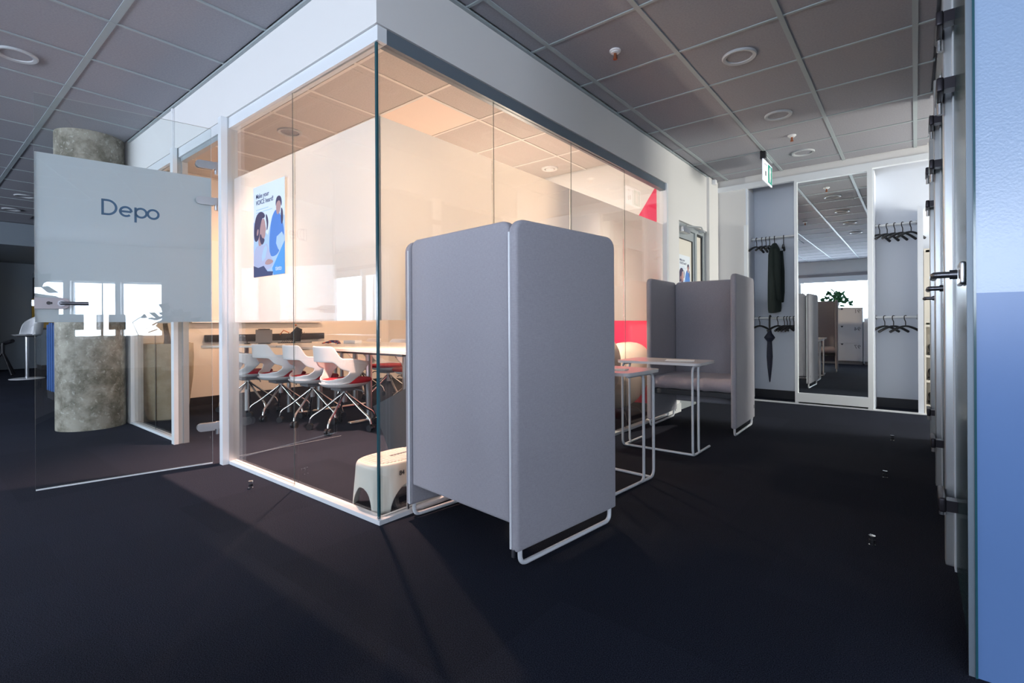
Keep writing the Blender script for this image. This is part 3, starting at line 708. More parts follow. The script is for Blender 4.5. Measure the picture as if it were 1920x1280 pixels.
# ------------------------------------------------------------------ swivel chairs
def chair(label, loc, rz, group, base_rot=0.0):
    t = thing('swivel_chair', label, 'chair', loc, rz, group)
    nu, nv = 56, 24
    def ss(a, b, x):
        x = max(0, min(1, (x - a) / (b - a))); return x * x * (3 - 2 * x)
    def pt(i, j):
        s = -1 + 2 * i / nu; tt = j / nv
        th = s * math.radians(72 + 46 * tt ** .7)
        a = abs(math.degrees(th))
        zt = .748 - .105 * ss(40, 60, a) - .035 * ss(70, 118, a)
        zb = .405 + .02 * ss(30, 80, a)
        z = zb + tt * (zt - zb)
        k = .80 + .20 * ss(0, .45, tt)
        rx = .245 * k; ry = .235 * k + .03 * tt
        return (math.sin(th) * rx, -math.cos(th) * ry, z), a, tt
    def hole(i, j):      # <1 inside the opening between back band and seat
        s = -1 + 2 * i / nu; tt = j / nv; u = s / (.72 - .45 * max(0, .37 - tt))
        return (abs(u) ** 3.2 + abs((tt - .37) / .23) ** 3.2) ** (1 / 3.2)
    gone = set(); kept = []
    for j in range(nv):
        for i in range(nu):
            q = (i, j), (i + 1, j), (i + 1, j + 1), (i, j + 1)
            if hole(i + .5, j + .5) < 1: gone.update(q)
            else: kept.append(q)
    keptv = set(v for q in kept for v in q)
    vs = []; fs = []
    for j in range(nv + 1):
        for i in range(nu + 1):
            if (i, j) in gone and (i, j) in keptv:
                k = 1 / max(hole(i, j), .3); vs.append(pt(nu / 2 + (i - nu / 2) * k, .37 * nv + (j - .37 * nv) * k)[0])
            else: vs.append(pt(i, j)[0])
    for q in kept: fs.append(tuple(j * (nu + 1) + i for i, j in q))
    sh = MB().add(vs, fs, 0, True).build('shell', 'white_plastic', t)
    md = sh.modifiers.new('thickness', 'SOLIDIFY'); md.thickness = .012; md.offset = 0
    sd = sh.modifiers.new('smooth', 'SUBSURF'); sd.levels = 1; sd.render_levels = 1
    MB().lathe([(0, .372), (.10, .374), (.17, .386), (.20, .408), (.205, .418), (.0, .420)], n=36, sx=1.0, sy=1.08).build('seat_pan', 'white_plastic', t)
    MB().lathe([(0, .418), (.19, .418), (.203, .432), (.195, .446), (.12, .450), (0, .446)], c=(0, .025, 0), n=36, sx=1.0, sy=1.10).build('seat_pad', 'red_pad', t)
    MB().box(-.09, .09, -.09, .11, .345, .376, b=.01).tube(fillet([(.08, .05, .355), (.20, .06, .35), (.22, .06, .335)], .02), .006).build('mechanism', 'grey', t)
    MB().cyl((0, 0, .24), (0, 0, .35), .022).build('column', 'steel', t)
    for k in range(5):
        a = base_rot + 2 * PI * k / 5 + .3; c, s_ = math.cos(a), math.sin(a)
        MB().tube(fillet([(c * .015, s_ * .015, .315), (c * .19, s_ * .19, .175), (c * .285, s_ * .285, .115), (c * .30, s_ * .30, .06)], .05), .0105, 10).build('base_arm', 'chrome', t)
        b = MB(); p = Vector((c * .30, s_ * .30, .028)); ax = Vector((-s_, c, 0))
        b.cyl(p + ax * .006, p + ax * .026, .028, 14); b.cyl(p - ax * .026, p - ax * .006, .028, 14); b.box(p.x - .008, p.x + .008, p.y - .008, p.y + .008, .02, .064)
        b.build('caster', 'black', t)
    return t
c0 = chair('nearest of the four white swivel chairs on the glass-door side of the table', (-2.07, 1.14, 0), math.radians(-4), 'white swivel chairs at the meeting table')
def chair_copy(label, loc, rz):
    c = copy_tree(c0); c.location = loc; c.rotation_euler = (0, 0, rz); c['label'] = label; return c
chair_copy('second white swivel chair from the glass corner, near side of the table', (-2.60, 1.13, 0), math.radians(-6))
chair_copy('third white swivel chair from the glass corner, near side of the table', (-3.13, 1.08, 0), math.radians(-3))
chair_copy('white swivel chair nearest the door post, under the slanted table end', (-3.70, 1.00, 0), math.radians(-8))
chair_copy('white swivel chair on the far side of the table, nearest the glass corner', (-2.45, 2.25, 0), math.radians(176))
chair_copy('white swivel chair in the middle of the far side of the table', (-3.10, 2.40, 0), math.radians(184))
chair_copy('white swivel chair at the far side beside the whiteboard wall', (-3.72, 2.42, 0), math.radians(172))

# ------------------------------------------------------------------ things on the tables
ZT = .722
t = thing('desk_screen', 'small grey-backed screen standing on the meeting table', 'screen', (-3.74, 1.19, ZT), math.radians(58))
MB().box(-.085, .085, 0, .012, .01, .16, b=.004).build('panel', 'grey', t); MB().prism([(.012, 0), (.10, 0), (.012, .17)], -.06, .06, 'x').build('stand', 'black', t)
t = thing('document_rack', 'black slatted desk rack leaning on the meeting table', 'rack', (-3.70, 1.48, ZT), math.radians(58))
for k in range(9):
    x = -.11 + k * .02; MB().prism([(x, .0), (x + .006, .0), (x + .10, .13), (x + .094, .13)], 0, .010, 'y').build('slat', 'black', t)
MB().prism([(.03, 0), (.10, 0), (.12, .16), (.06, .19), (.0, .12)], .02, .05, 'y').box(-.14, .12, .0, .10, 0, .008).build('frame', 'black', t)
MB().tube([(-.02, .03, .12), (-.08, .03, .15), (-.12, .03, .10)], .006).lathe([(.0, -.015), (.015, 0), (0, .015)], c=(.05, .03, .21), n=12).build('arm', 'copper', t)
t = thing('microphone', 'small black gooseneck microphone on the meeting table', 'microphone', (-3.86, 1.06, ZT), .9)
MB().lathe([(.03, 0), (.03, .012), (.0, .014)], n=16).build('foot', 'black', t)
MB().tube(fillet([(0, 0, .01), (0, 0, .11), (-.06, .0, .10)], .03), .004).build('neck', 'black', t)
MB().lathe([(0, -.02), (.014, -.012), (.016, .01), (0, .02)], c=(-.07, 0, .095), n=14).build('head', 'black', t)
t = thing('cable_bundle', 'navy and orange cables heaped on the meeting table', 'cables', (-2.92, 1.55, ZT), .2)
for k in range(7):
    pts = [(-.11 + .035 * q + random.uniform(-.02, .02), random.uniform(-.05, .05), .012 + .022 * math.sin(PI * q / 6) * random.uniform(.6, 1.5)) for q in range(7)]
    MB().tube(fillet(pts, .02, 3), .006, 8).build('cable', 'navy' if k % 3 else 'orange', t)
tag(MB().box(-.08, .08, -.06, .06, 0, .035, b=.004).build('carton', 'paper', None, (-3.02, 1.85, ZT), (0, 0, .3)), 'small white box behind the cables on the meeting table', 'box')
tag(MB().box(-.16, .02, -.02, .02, 0, .018, b=.004).build('pen_tray', 'grey', None, (-3.60, 1.66, ZT), (0, 0, 1.0)), 'flat dark tray lying on the meeting table beside the rack', 'tray')
# sill on the west wall and whiteboard
tag(MB().box(-4.63, -4.55, .9, 2.40, .74, .82, b=.005).build('wall_ledge', 'skirt'), 'long black ledge on the wall behind the meeting table', 'ledge')
wb = thing('whiteboard', 'whiteboard on the warm lit wall behind the frosted glass', 'whiteboard', (-4.628, 0, 0))
bx('board', 'white_plastic', wb, 0, .02, .75, 2.36, 1.0, 1.95); bx('pen_ledge', 'alu', wb, .0, .07, .75, 2.37, .965, .998)

# ------------------------------------------------------------------ lounge pods
def pod(label, loc, rz, sc=1.0):
    t = thing('lounge_chair', label, 'lounge chair', loc, rz, 'beige shell lounge chairs')
    vs = []; fs = []; nu, nv = 32, 18
    for j in range(nv + 1):
        a = -PI / 2 + PI * j / nv * .98
        for i in range(nu + 1):
            th = math.radians(-125 + 250 * i / nu)
            zz = .40 + math.sin(a) * .33; r = .30 * math.cos(a) ** .75 if math.cos(a) > 0 else 0
            tilt = (zz - .4) * .25
            vs.append(((math.cos(th) * r * .95 + tilt + .02) * sc, math.sin(th) * r * 1.05 * sc, zz * sc + .0))
    for j in range(nv):
        for i in range(nu): q = j * (nu + 1) + i; fs.append((q, q + 1, q + nu + 2, q + nu + 1))
    s = MB().add(vs, fs, 0, True).build('shell', 'beige', t)
    md = s.modifiers.new('thickness', 'SOLIDIFY'); md.thickness = .03; md.offset = -1
    MB().lathe([(0, .28), (.20, .28), (.24, .33), (.22, .38), (0, .39)], c=(-.02, 0, 0), n=28).build('seat_cushion', 'beige', t)
    b = MB(); 
    for k in range(4):
        a = PI / 4 + k * PI / 2; b.tube(fillet([(math.cos(a) * .08, math.sin(a) * .08, .12), (math.cos(a) * .22, math.sin(a) * .22, .06), (math.cos(a) * .26, math.sin(a) * .26, .006)], .03), .006, 8)
    b.build('wire_base', 'dark_steel', t)
    return t
pod('beige shell lounge chair behind the glass, left one of two', (-.44, 2.50, 0), 0, 1.15)
pod('beige shell lounge chair behind the glass, beside the farther booth seat', (-.41, 3.19, 0), 0, 1.02)

# grey lounge seat near the corner
t = thing('lounge_armchair', 'dark grey angular lounge seat behind the step stool', 'lounge seat', (-.70, .98, 0), math.radians(20))
MB().prism([(-.26, .22), (-.33, .38), (.10, .60), (.42, .60), (.42, .0), (-.17, .0)], -.26, .26, 'y').build('body', 'charcoal', t)
MB().box(.0, .40, -.20, .20, .602, .64, b=.02).build('cushion', 'charcoal', t)

# ------------------------------------------------------------------ step stool
t = thing('step_stool', 'cream plastic step stool numbered 84 inside the glass corner', 'stool', (-.235, .27, 0), math.radians(0))
A, B_, HT = .125, .185, .235
def sup(t_, a, b, p=3.2):
    c, s_ = math.cos(t_), math.sin(t_); return (abs(c) ** (2 / p) * a * (1 if c > 0 else -1), abs(s_) ** (2 / p) * b * (1 if s_ > 0 else -1))
nu = 240
def prof(z):
    k = z / HT; r_ = 1.20 - .14 * k; rb_ = 1.14 - .09 * k
    if z > .205: q = (z - .205) / (HT - .205); d = .12 * (1 - math.sqrt(max(0, 1 - q * q))); r_ -= d; rb_ -= d * .8
    return (z, r_, rb_)
rows = [prof(HT * q / 44) for q in range(45)]
vs = []; fs = []
for z, ka, kb in rows:
    for k in range(nu):
        x, y = sup(2 * PI * k / nu, A, B_); f = 1 + .010 * math.cos(16 * 2 * PI * k / nu) * max(0, min(1, (.16 - z) / .05))
        vs.append((x * ka * f, y * kb * f, z))
def arch(x, y, z):
    if abs(y) > B_ * .8 and abs(x) < .09: return ('x', math.hypot(x / .066, z / .115))
    if abs(x) > A * .8 and abs(y) < .14: return ('y', math.hypot(y / .115, z / .125))
    return (None, 9)
gone_ = set(); keep_ = set()
for j in range(len(rows) - 1):
    zm = (rows[j][0] + rows[j + 1][0]) / 2
    for k in range(nu):
        x, y = sup(2 * PI * (k + .5) / nu, A, B_)
        # arches in the two ends and two long sides
        hx = abs(x) < .066 and zm < .115 * math.sqrt(max(0, 1 - (x / .066) ** 2)) and abs(y) > B_ * .8
        hy = abs(y) < .115 and zm < .125 * math.sqrt(max(0, 1 - (y / .115) ** 2)) and abs(x) > A * .8
        q4 = [(k, j), ((k + 1) % nu, j), ((k + 1) % nu, j + 1), (k, j + 1)]
        if hx or hy: gone_.update(q4); continue
        keep_.update(q4)
        fs.append((j * nu + k, j * nu + (k + 1) % nu, (j + 1) * nu + (k + 1) % nu, (j + 1) * nu + k))
for (k, j) in gone_ & keep_:
    X, Y, Z = vs[j * nu + k]; x, y = sup(2 * PI * k / nu, A, B_); ax, e = arch(x, y, Z)
    if ax and .3 < e < 3 and Z > 0:
        if ax == 'x': vs[j * nu + k] = (X / e, Y, Z / e)
        else: vs[j * nu + k] = (X, Y / e, Z / e)
so = MB().add(vs, fs, 0, True).build('body', 'stool', t)
md = so.modifiers.new('thickness', 'SOLIDIFY'); md.thickness = .004; md.offset = -1
top = MB(); top.prism([sup(2 * PI * k / 64, A * .93, B_ * .95) for k in range(64)], HT - .006, HT - .001); top.build('top', 'stool', t)
b = MB()
for k in range(17):
    yy = -.16 + k * .02; hw = A * .90 * (max(0, 1 - abs(yy / (B_ * .95)) ** 3.2)) ** (1 / 3.2) - .006
    if hw > .02 and abs(yy) < .165:
        MB().box(-hw, hw, yy, yy + .012, HT - .001, HT + .0025).build('tread_rib', 'stool', t)
MB().box(-.008, .008, -.03, .09, HT + .002, HT + .0032).build('grip_slot', 'grey', t)
text_mesh('printed_number', '84', .032, 'black', t, (A * 1.125, -.078, .172), (PI / 2, 0, PI / 2), .0008, bold=.0008)

# ------------------------------------------------------------------ corridor things
# door stops
for k, (x, y) in enumerate(((1.79, 1.157), (1.79, 2.312), (1.79, 3.504), (-1.033, -.128))):
    lab = ['steel door stop on the carpet, nearest the glass booth doors', 'steel door stop on the carpet, second along the booth doors', 'steel door stop on the carpet, farthest along the booth doors', 'steel door stop on the carpet beside the left glass wall'][k]
    t = thing('door_stop', lab, 'door stop', (x, y, 0), 0, 'door stops on the carpet')
    MB().lathe([(.013, 0), (.013, .004), (.009, .006), (.009, .030), (.0125, .031), (.0125, .042), (.0, .044)], n=20).build('post', 'chrome', t)
    MB().lathe([(.0100, .012), (.0115, .013), (.0115, .024), (.0100, .025)], n=20).build('rubber_ring', 'black', t)

def downlight(label, x, y, r=.105):
    t = thing('ceiling_light', label, 'ceiling light', (x, y, ZC + .006), 0, 'round ceiling lights')
    MB().lathe([(r * .74, .0), (r * .76, -.010), (r * .95, -.014), (r, -.008), (r, .0)], n=48).build('ring', 'lamp_ring', t)
    MB().lathe([(0, -.004), (r * .72, -.004), (r * .74, -.0005), (0, -.0005)], n=40).build('diffuser', 'ceiling', t)
downlight('round ceiling light nearest the camera in the right corridor', 1.0415, 2.09)
downlight('second round ceiling light along the right corridor', 1.0415, 3.29)
downlight('farthest round ceiling light in the right corridor before the wardrobes', 1.0415, 4.49)
downlight('round ceiling light at the upper left above the open glass door', -2.5585, -.91)
downlight('small round ceiling light far away at the left edge', -8.5585, -.31)
downlight('small round ceiling light beside the edge of the open glass door', -7.3585, -.31)
downlight('round ceiling light in the meeting room above the poster', -2.47, .85)
downlight('round ceiling light reflected in the wardrobe mirror', 1.0415, .89)
downlight('round ceiling light behind the camera seen in the mirror', 1.0415, -.31)
t = thing('ceiling_vent', 'round ceiling vent in the meeting room near the cream wall', 'vent', (-1.27, 3.25, ZC + .006))
MB().lathe([(.055, .0), (.06, -.012), (.085, -.015), (.095, -.004), (.095, 0)], n=40).build('ring', 'trim_white', t)
MB().lathe([(0, -.016), (.045, -.016), (.05, -.008), (.0, -.008)], n=32).build('disc', 'white_plastic', t)
def sprinkler(label, x, y):
    t = thing('sprinkler', label, 'sprinkler', (x, y, ZC + .006), 0, 'ceiling sprinklers')
    MB().lathe([(.036, 0), (.036, -.008), (.026, -.012), (.026, -.018), (.012, -.020)], n=28).build('rosette', 'white_plastic', t)
    MB().lathe([(.009, -.018), (.009, -.045), (.013, -.047), (.013, -.058), (0, -.060)], n=16).build('head', 'copper', t)
sprinkler('copper ceiling sprinkler nearest the camera', .4415, 1.51)
sprinkler('copper ceiling sprinkler between the far ceiling lights', 1.0415, 3.89)

# exit sign
t = thing('exit_sign', 'hanging illuminated exit sign with green symbols near the wardrobes', 'exit sign', (.73, 4.17, 0))
MB().box(-.025, .025, .0, .05, ZC - .075, ZC + .005).build('bracket', 'black', t)
MB().box(-.006, .006, .05, .42, ZC - .03, ZC - .01).box(-.014, .014, .0, .42, ZC - .008, ZC + .004).build('rail', 'grid', t)
MB().box(-.006, .006, .0, .40, 2.39, 2.61, b=.002).build('panel', 'sign_white', t)
for sx in (1, -1):
    x0, x1 = (.0062, .0075) if sx > 0 else (-.0075, -.0062)
    MB().box(x0, x1, .205, .385, 2.405, 2.595).build('green_field', 'sign_green', t)
    b = MB(); xx0, xx1 = (.0077, .0087) if sx > 0 else (-.0087, -.0077)
    b.prism([(.27, 2.42), (.30, 2.42), (.33, 2.47), (.32, 2.52), (.34, 2.54), (.32, 2.56), (.30, 2.585), (.27, 2.575), (.25, 2.53), (.26, 2.47)], xx0, xx1, 'x'); b.build('figure', 'paper', t)
    b = MB(); b.box(x0, x1, .05, .055, 2.43, 2.57).box(x0, x1, .15, .155, 2.43, 2.57).box(x0, x1, .05, .155, 2.565, 2.57).box(x0, x1, .08, .12, 2.45, 2.50); b.build('door_symbol', 'grey', t)

# motion sensor
tag(MB().box(.031, .075, 4.80, 4.86, 2.60, 2.655, b=.006).build('motion_sensor', 'white_plastic'), 'small white motion sensor high on the corridor wall', 'sensor')

# grey framed door in the corridor wall with closer and poster
dr = stru_empty('door_1')
m = MB().box(-.09, -.03, 3.80, 4.72, 1.96, 2.02).box(-.09, -.03, 3.80, 3.85, 0, 1.96).box(-.09, -.03, 4.38, 4.44, 0, 1.96).box(-.09, -.03, 4.66, 4.72, 0, 1.96).box(-.09, -.03, 3.85, 4.66, 0, .12)
m.build('door_frame', 'grey_frame', dr)
m = MB().box(-.075, -.045, 3.855, 4.375, 1.86, 1.955).box(-.075, -.045, 3.855, 3.87, .12, 1.86).box(-.075, -.045, 4.34, 4.375, .12, 1.86).box(-.075, -.045, 3.87, 4.34, .12, .2)
leaf = m.build('door_leaf', 'grey_frame', dr)
MB().box(-.062, -.058, 3.87, 4.34, .2, 1.86).build('glass', 'shelf', leaf)
MB().box(-.062, -.058, 4.445, 4.655, .12, 1.95).build('sidelight', 'shelf', dr)
MB().box(-.0565, -.044, 3.868, 3.876, .2, 1.86).box(-.0565, -.044, 4.332, 4.34, .2, 1.86).box(-.0565, -.044, 3.868, 4.34, 1.852, 1.86).box(-.0565, -.044, 4.645, 4.655, .2, 1.95).box(-.0565, -.044, 4.445, 4.655, 1.94, 1.95).build('gasket', 'black', dr)
t = thing('door_closer', 'door closer with long arm at the top of the grey corridor door', 'door closer', (0, 0, 0))
MB().box(-.03, .035, 3.83, 4.05, 1.90, 1.96, b=.006).build('body', 'steel', t)
MB().tube([(.04, 3.90, 1.965), (.10, 4.20, 1.985), (.02, 4.52, 1.995)], .008).box(-.03, .03, 4.50, 4.56, 1.98, 2.005).build('arm', 'alu', t)
poster('smaller copy of the poster on the grey corridor door', (-.0575, 3.93, 1.18), PI / 2, .35, .50)

# ------------------------------------------------------------------ wardrobe wall at the end (front plane y=5.07)
YF, YB = 5.07, 5.42
struct(MB().box(0, .345, YF, 5.62, 0, ZC + .03).build('wall_wardrobe_left', 'white_wall'))
hd = MB().box(.0, 2.055, YF - .03, YF + .03, 2.545, 2.605).build('wardrobe_header', 'white_frame'); tag(hd, 'white head rail running over the wardrobe niches and the mirror', 'rail')
tag(MB().box(.36, 2.055, YF - .03, YF + .03, 0, .012).build('wardrobe_track', 'white_frame'), 'white floor track in front of the wardrobe niches', 'rail')
struct(MB().box(.345, 2.055, YF - .02, YF + .02, 2.605, ZC + .03).build('wall_wardrobe_top', 'white_wall'))
struct(MB().box(.345, 2.9, YB, YB + .05, .10, ZC).build('wall_wardrobe_back', 'niche_back'))
struct(MB().box(.345, 2.9, YB - .02, YB, 0, .10).build('baseboard_wardrobe', 'skirt'))
struct(MB().box(.345, .36, YF, YB, 0, 2.545).build('wall_niche_side', 'niche_back'))
tag(MB().box(.335, .372, YF - .05, YF + .0, 0, 2.10).build('wardrobe_stile', 'white_frame'), 'narrow white upright at the left of the left coat niche', 'upright')
mr = thing('mirror_door', 'tall mirror sliding door between the two coat niches', 'mirror', (0, YF, 0))
MB().box(.865, .895, -.03, .03, .012, 2.545).box(1.545, 1.59, -.03, .03, .012, 2.545).box(.895, 1.545, -.03, .03, .03, .13).box(.895, 1.545, -.03, .03, 2.52, 2.545).build('frame', 'white_frame', mr)
MB().box(.895, 1.545, -.004, .004, .13, 2.52).build('mirror_glass', 'mirror', mr)
struct(MB().box(.86, .875, YF + .04, YB, 0, 2.545).box(1.58, 1.60, YF + .04, YB, 0, 2.545).box(1.955, 2.0, YF, YB, 0, 2.1).build('wall_niche_dividers', 'niche_back'))
# coat rails
def rail(label, x0, x1, z):
    t = thing('coat_rail', label, 'coat rail', (0, 5.27, z), 0, 'coat rails of the wardrobe')
    MB().cyl((x0, 0, 0), (x1, 0, 0), .012).build('tube', 'white_frame', t); MB().cyl((x0, 0, 0), (x0 + .01, 0, 0), .025).cyl((x1 - .01, 0, 0), (x1, 0, 0), .025).build('flange', 'steel', t)
rail('upper coat rail of the left niche', .362, .858, 1.955); rail('lower coat rail of the left niche', .362, .858, .985)
rail('upper coat rail of the right niche', 1.602, 1.953, 1.965); rail('lower coat rail of the right niche', 1.602, 1.953, .980)
def hanger(label, x, z, rz, group, y=5.27):
    t = thing('coat_hanger', label, 'hanger', (x, y, z), rz, group)
    MB().tube([(math.cos(a) * .016, 0, .0 + math.sin(a) * .016) for a in [math.radians(-20 + k * 22) for k in range(10)]] + [(-.014, 0, -.02), (0, 0, -.05), (0, 0, -.095)], .0045, 8).build('hook', 'black', t)
    MB().tube(fillet([(-.175, 0, -.155), (-.09, 0, -.113), (0, 0, -.090), (.09, 0, -.113), (.175, 0, -.155)], .06), lambda u: .0095 + .004 * abs(2 * u - 1), 10).build('shoulder_bar', 'black', t)
    return t
LH = [('upper left niche hanger, leftmost on the rail', .42, 1.955, 74), ('upper left niche hanger, second from the left', .48, 1.955, 80), ('upper left niche hanger, third from the left', .525, 1.955, 82),
      ('upper left niche hanger, just left of the coat', .565, 1.955, 88), ('upper left niche hanger, right of the coat', .715, 1.955, 98),
      ('lower left niche hanger, left of the umbrella', .45, .985, 60), ('lower left niche hanger, right of the umbrella', .65, .985, 62)]
for lab, x, z, r in LH: hanger('black ' + lab, x, z, math.radians(r), 'black hangers in the left niche')
for k, x in enumerate((.72, .75, .78, .82)): hanger('black lower left niche hanger in the bunch by the mirror, number %s from the right' % ['four', 'three', 'two', 'one'][k], x, .985, math.radians(66 + k), 'black hangers in the left niche')
RH = [('leftmost on the rail', 1.66, 1.965, 62), ('second from the left', 1.725, 1.965, 58), ('third from the left', 1.79, 1.965, 55), ('fourth from the left', 1.855, 1.965, 52), ('at the right end', 1.925, 1.965, 50)]
for lab, x, z, r in RH: hanger('black upper right niche hanger, ' + lab, x - .02, z, math.radians(r), 'black hangers in the right niche')
for lab, x, z, r in [('leftmost', 1.68, .98, 48), ('middle one', 1.755, .98, 46), ('right one', 1.855, .98, 44)]: hanger('black lower right niche hanger, ' + lab, x, z, math.radians(r), 'black hangers in the right niche')
# coat
t = thing('coat', 'dark green coat hanging on the upper rail of the left niche', 'coat', (.618, 5.27, 0), math.radians(90))
rowsc = [(1.885, .03, .02), (1.86, .10, .035), (1.82, .19, .05), (1.74, .215, .06), (1.6, .225, .062), (1.4, .235, .065), (1.2, .24, .066), (1.10, .24, .064), (1.06, .235, .058)]
vs = []; fs = []; nn = 40
for z, a, b_ in rowsc:
    a *= .72
    for k in range(nn):
        th = 2 * PI * k / nn; f = 1 + .06 * math.sin(5 * th + z * 3) * (1 if z < 1.8 else .3); vs.append((math.cos(th) * a * f, math.sin(th) * b_ * f, z + (.02 * math.cos(th) if z < 1.2 else 0)))
for j in range(len(rowsc) - 1):
    for k in range(nn): fs.append((j * nn + k, j * nn + (k + 1) % nn, (j + 1) * nn + (k + 1) % nn, (j + 1) * nn + k))
fs.append(tuple(range(nn))); fs.append(tuple(range((len(rowsc) - 1) * nn, len(rowsc) * nn)))
MB().add(vs, fs, 0, True).build('body', 'coat', t)
MB().tube([(.10, -.03, 1.80), (.13, -.045, 1.55), (.12, -.05, 1.30), (.09, -.05, 1.18)], lambda u: .042 - .012 * u, 12).build('sleeve', 'coat', t)
MB().tube([(-.10, -.03, 1.80), (-.13, -.045, 1.55), (-.12, -.05, 1.30), (-.10, -.05, 1.20)], lambda u: .042 - .012 * u, 12).build('sleeve', 'coat', t)
MB().tube([(math.cos(a) * .016, 0, 1.955 + math.sin(a) * .016) for a in [math.radians(-20 + k * 22) for k in range(10)]] + [(-.014, 0, 1.93), (0, 0, 1.90), (0, 0, 1.87)], .0045, 8).build('hanger_hook', 'black', t)
# umbrella
t = thing('umbrella', 'folded dark blue umbrella hooked on the lower rail of the left niche', 'umbrella', (.565, 5.235, 0))
MB().tube([(.0, .034 + math.cos(a) * .030, .985 + math.sin(a) * .028) for a in [math.radians(-10 + k * 20) for k in range(10)]] + [(0, .0, .95), (0, 0, .84)], .010, 10).build('handle', 'black', t)
MB().lathe([(.013, .86), (.028, .80), (.058, .755), (.060, .745), (.026, .70), (.030, .62), (.034, .52), (.026, .40), (.014, .28), (.007, .22), (.004, .215), (.0, .205)], n=9).build('canopy', 'umbrella', t)
# shelf unit at the right of the wardrobe
t = thing('shelf_unit', 'cream open shelf unit with shoes beside the glass booths', 'shelf', (0, 0, 0))
MB().box(2.003, 2.018, YF, YB - .02, 0, 1.66).build('side', 'shelf', t)
MB().box(2.018, 2.56, YF, YF + .018, .92, 1.66).build('door', 'shelf', t)
MB().box(2.56, 2.575, YF, YB - .02, 0, 1.66).box(2.018, 2.56, YB - .03, YB - .02, 0, .92).build('back', 'shelf', t)
for z in (.10, .345, .595, .90, 1.645): MB().box(2.018, 2.56, YF, YB - .03, z - .022, z).build('shelf_board', 'shelf', t)
MB().box(2.018, 2.56, YF, YF + .015, 0, .08).build('plinth', 'shelf', t)
for k, z in enumerate((.10, .345, .595)):
    for q, xx in enumerate((2.075, 2.19)):
        s = thing('shoe', 'dark shoe on the %s open shelf, %s' % (['bottom', 'middle', 'top'][k], ['left one of the pair', 'right one of the pair'][q]), 'shoe', (xx, YF + .14, z), 0, 'shoes on the shelf unit')
        MB().box(-.042, .042, -.12, .12, 0, .018, b=.008).build('sole', 'black', s)
        MB().tube([(0, -.10, .035), (0, -.03, .045), (0, .04, .06), (0, .09, .075)], lambda u: .030 + .012 * u, 12).build('upper', 'dark_wood', s)

# ------------------------------------------------------------------ glass phone booths on the right (x>=2.055)
XB = 2.055
bs = stru_empty('window_23')
MB().box(XB, XB + .12, .37, 3.72, 2.30, ZC + .03).build('wall_booth_soffit', 'grey_frame').__setitem__('kind', 'structure')
MB().box(3.30, 3.42, .37, 3.74, 0, ZC + .03).build('wall_booth_back', 'charcoal').__setitem__('kind', 'structure')
MB().box(XB + .06, 5.2, 3.66, 3.74, 0, ZC + .03).build('wall_booth_end', 'white_wall').__setitem__('kind', 'structure')
for y in (1.55, 2.72): MB().box(XB + .07, 3.30, y - .03, y + .03, 0, ZC).build('wall_booth_partition', 'charcoal').__setitem__('kind', 'structure')
hgs = []
posts = (1.150, 2.325, 3.500)
for k, y in enumerate(posts):
    MB().box(XB - .035, XB + .03, y - .03, y + .03, 0, 2.30, b=.008).build('frame_post', 'alu', bs)
    MB().box(XB - .010, XB + .03, y - .075, y - .03, .0, 2.30).build('frame_post_inner', 'white_frame', bs)
# leaves
for k, y in enumerate(posts):
    ya = (.40, 1.20, 2.375)[k]; yb = y - .08
    dl = thing('glass_door', 'closed glass booth door on the right, %s from the camera' % ['first', 'second', 'third'][k], 'door', (0, 0, 0), 0, 'glass booth doors')
    bx('glass_pane', ['dim_glass', 'edge'], dl, XB - .006, XB + .006, ya + .06, yb, .015, 2.26, edge=1)
    for z in (2.03, 1.79, .27):
        hh = MB().box(XB - .058, XB - .0365, yb - .10, yb + .085, z - .026, z + .026, b=.008).box(XB - .0365, XB - .0065, yb - .10, yb - .05, z - .02, z + .02).build('hinge', 'hinge_dark', dl)
        MB().cyl((XB - .044, yb + .03, z - .07), (XB - .044, yb + .03, z - .028), .010).build('hinge_barrel', 'steel', hh)
    zh = 1.075; yh = ya + .20
    lc = MB().box(XB - .020, XB - .0065, yh - .07, yh + .07, zh - .033, zh + .033, b=.006).build('lock_case', 'steel', dl)
    MB().cyl((XB - .022, yh, zh), (XB - .040, yh, zh), .014).tube(fillet([(XB - .022, yh, zh), (XB - .075, yh, zh), (XB - .075, yh + .12, zh)], .012), .010).build('lever', 'dark_steel', lc)
    bx('fixed_strip', ['dim_glass', 'edge'], dl, XB - .004, XB + .004, ya - .02, ya + .055, .015, 2.29, edge=1)
# front of the booth row facing the camera
bf = stru_empty('window_24')
MB().box(XB - .015, XB - .002, .372, .385, 0, ZC + .03).build('corner_post', 'dark_frame', bf)
MB().box(XB + .003, 3.42, .372, .384, 1.008, ZC + .03).build('frosted_front', 'film_booth', bf)
MB().box(XB + .003, 3.42, .372, .384, 0, 1.008).build('front_panel', 'panel_blue', bf)
MB().box(XB - .002, XB + .003, .368, .385, 0, ZC + .03).build('glass_edge_strip', 'edge', bf)

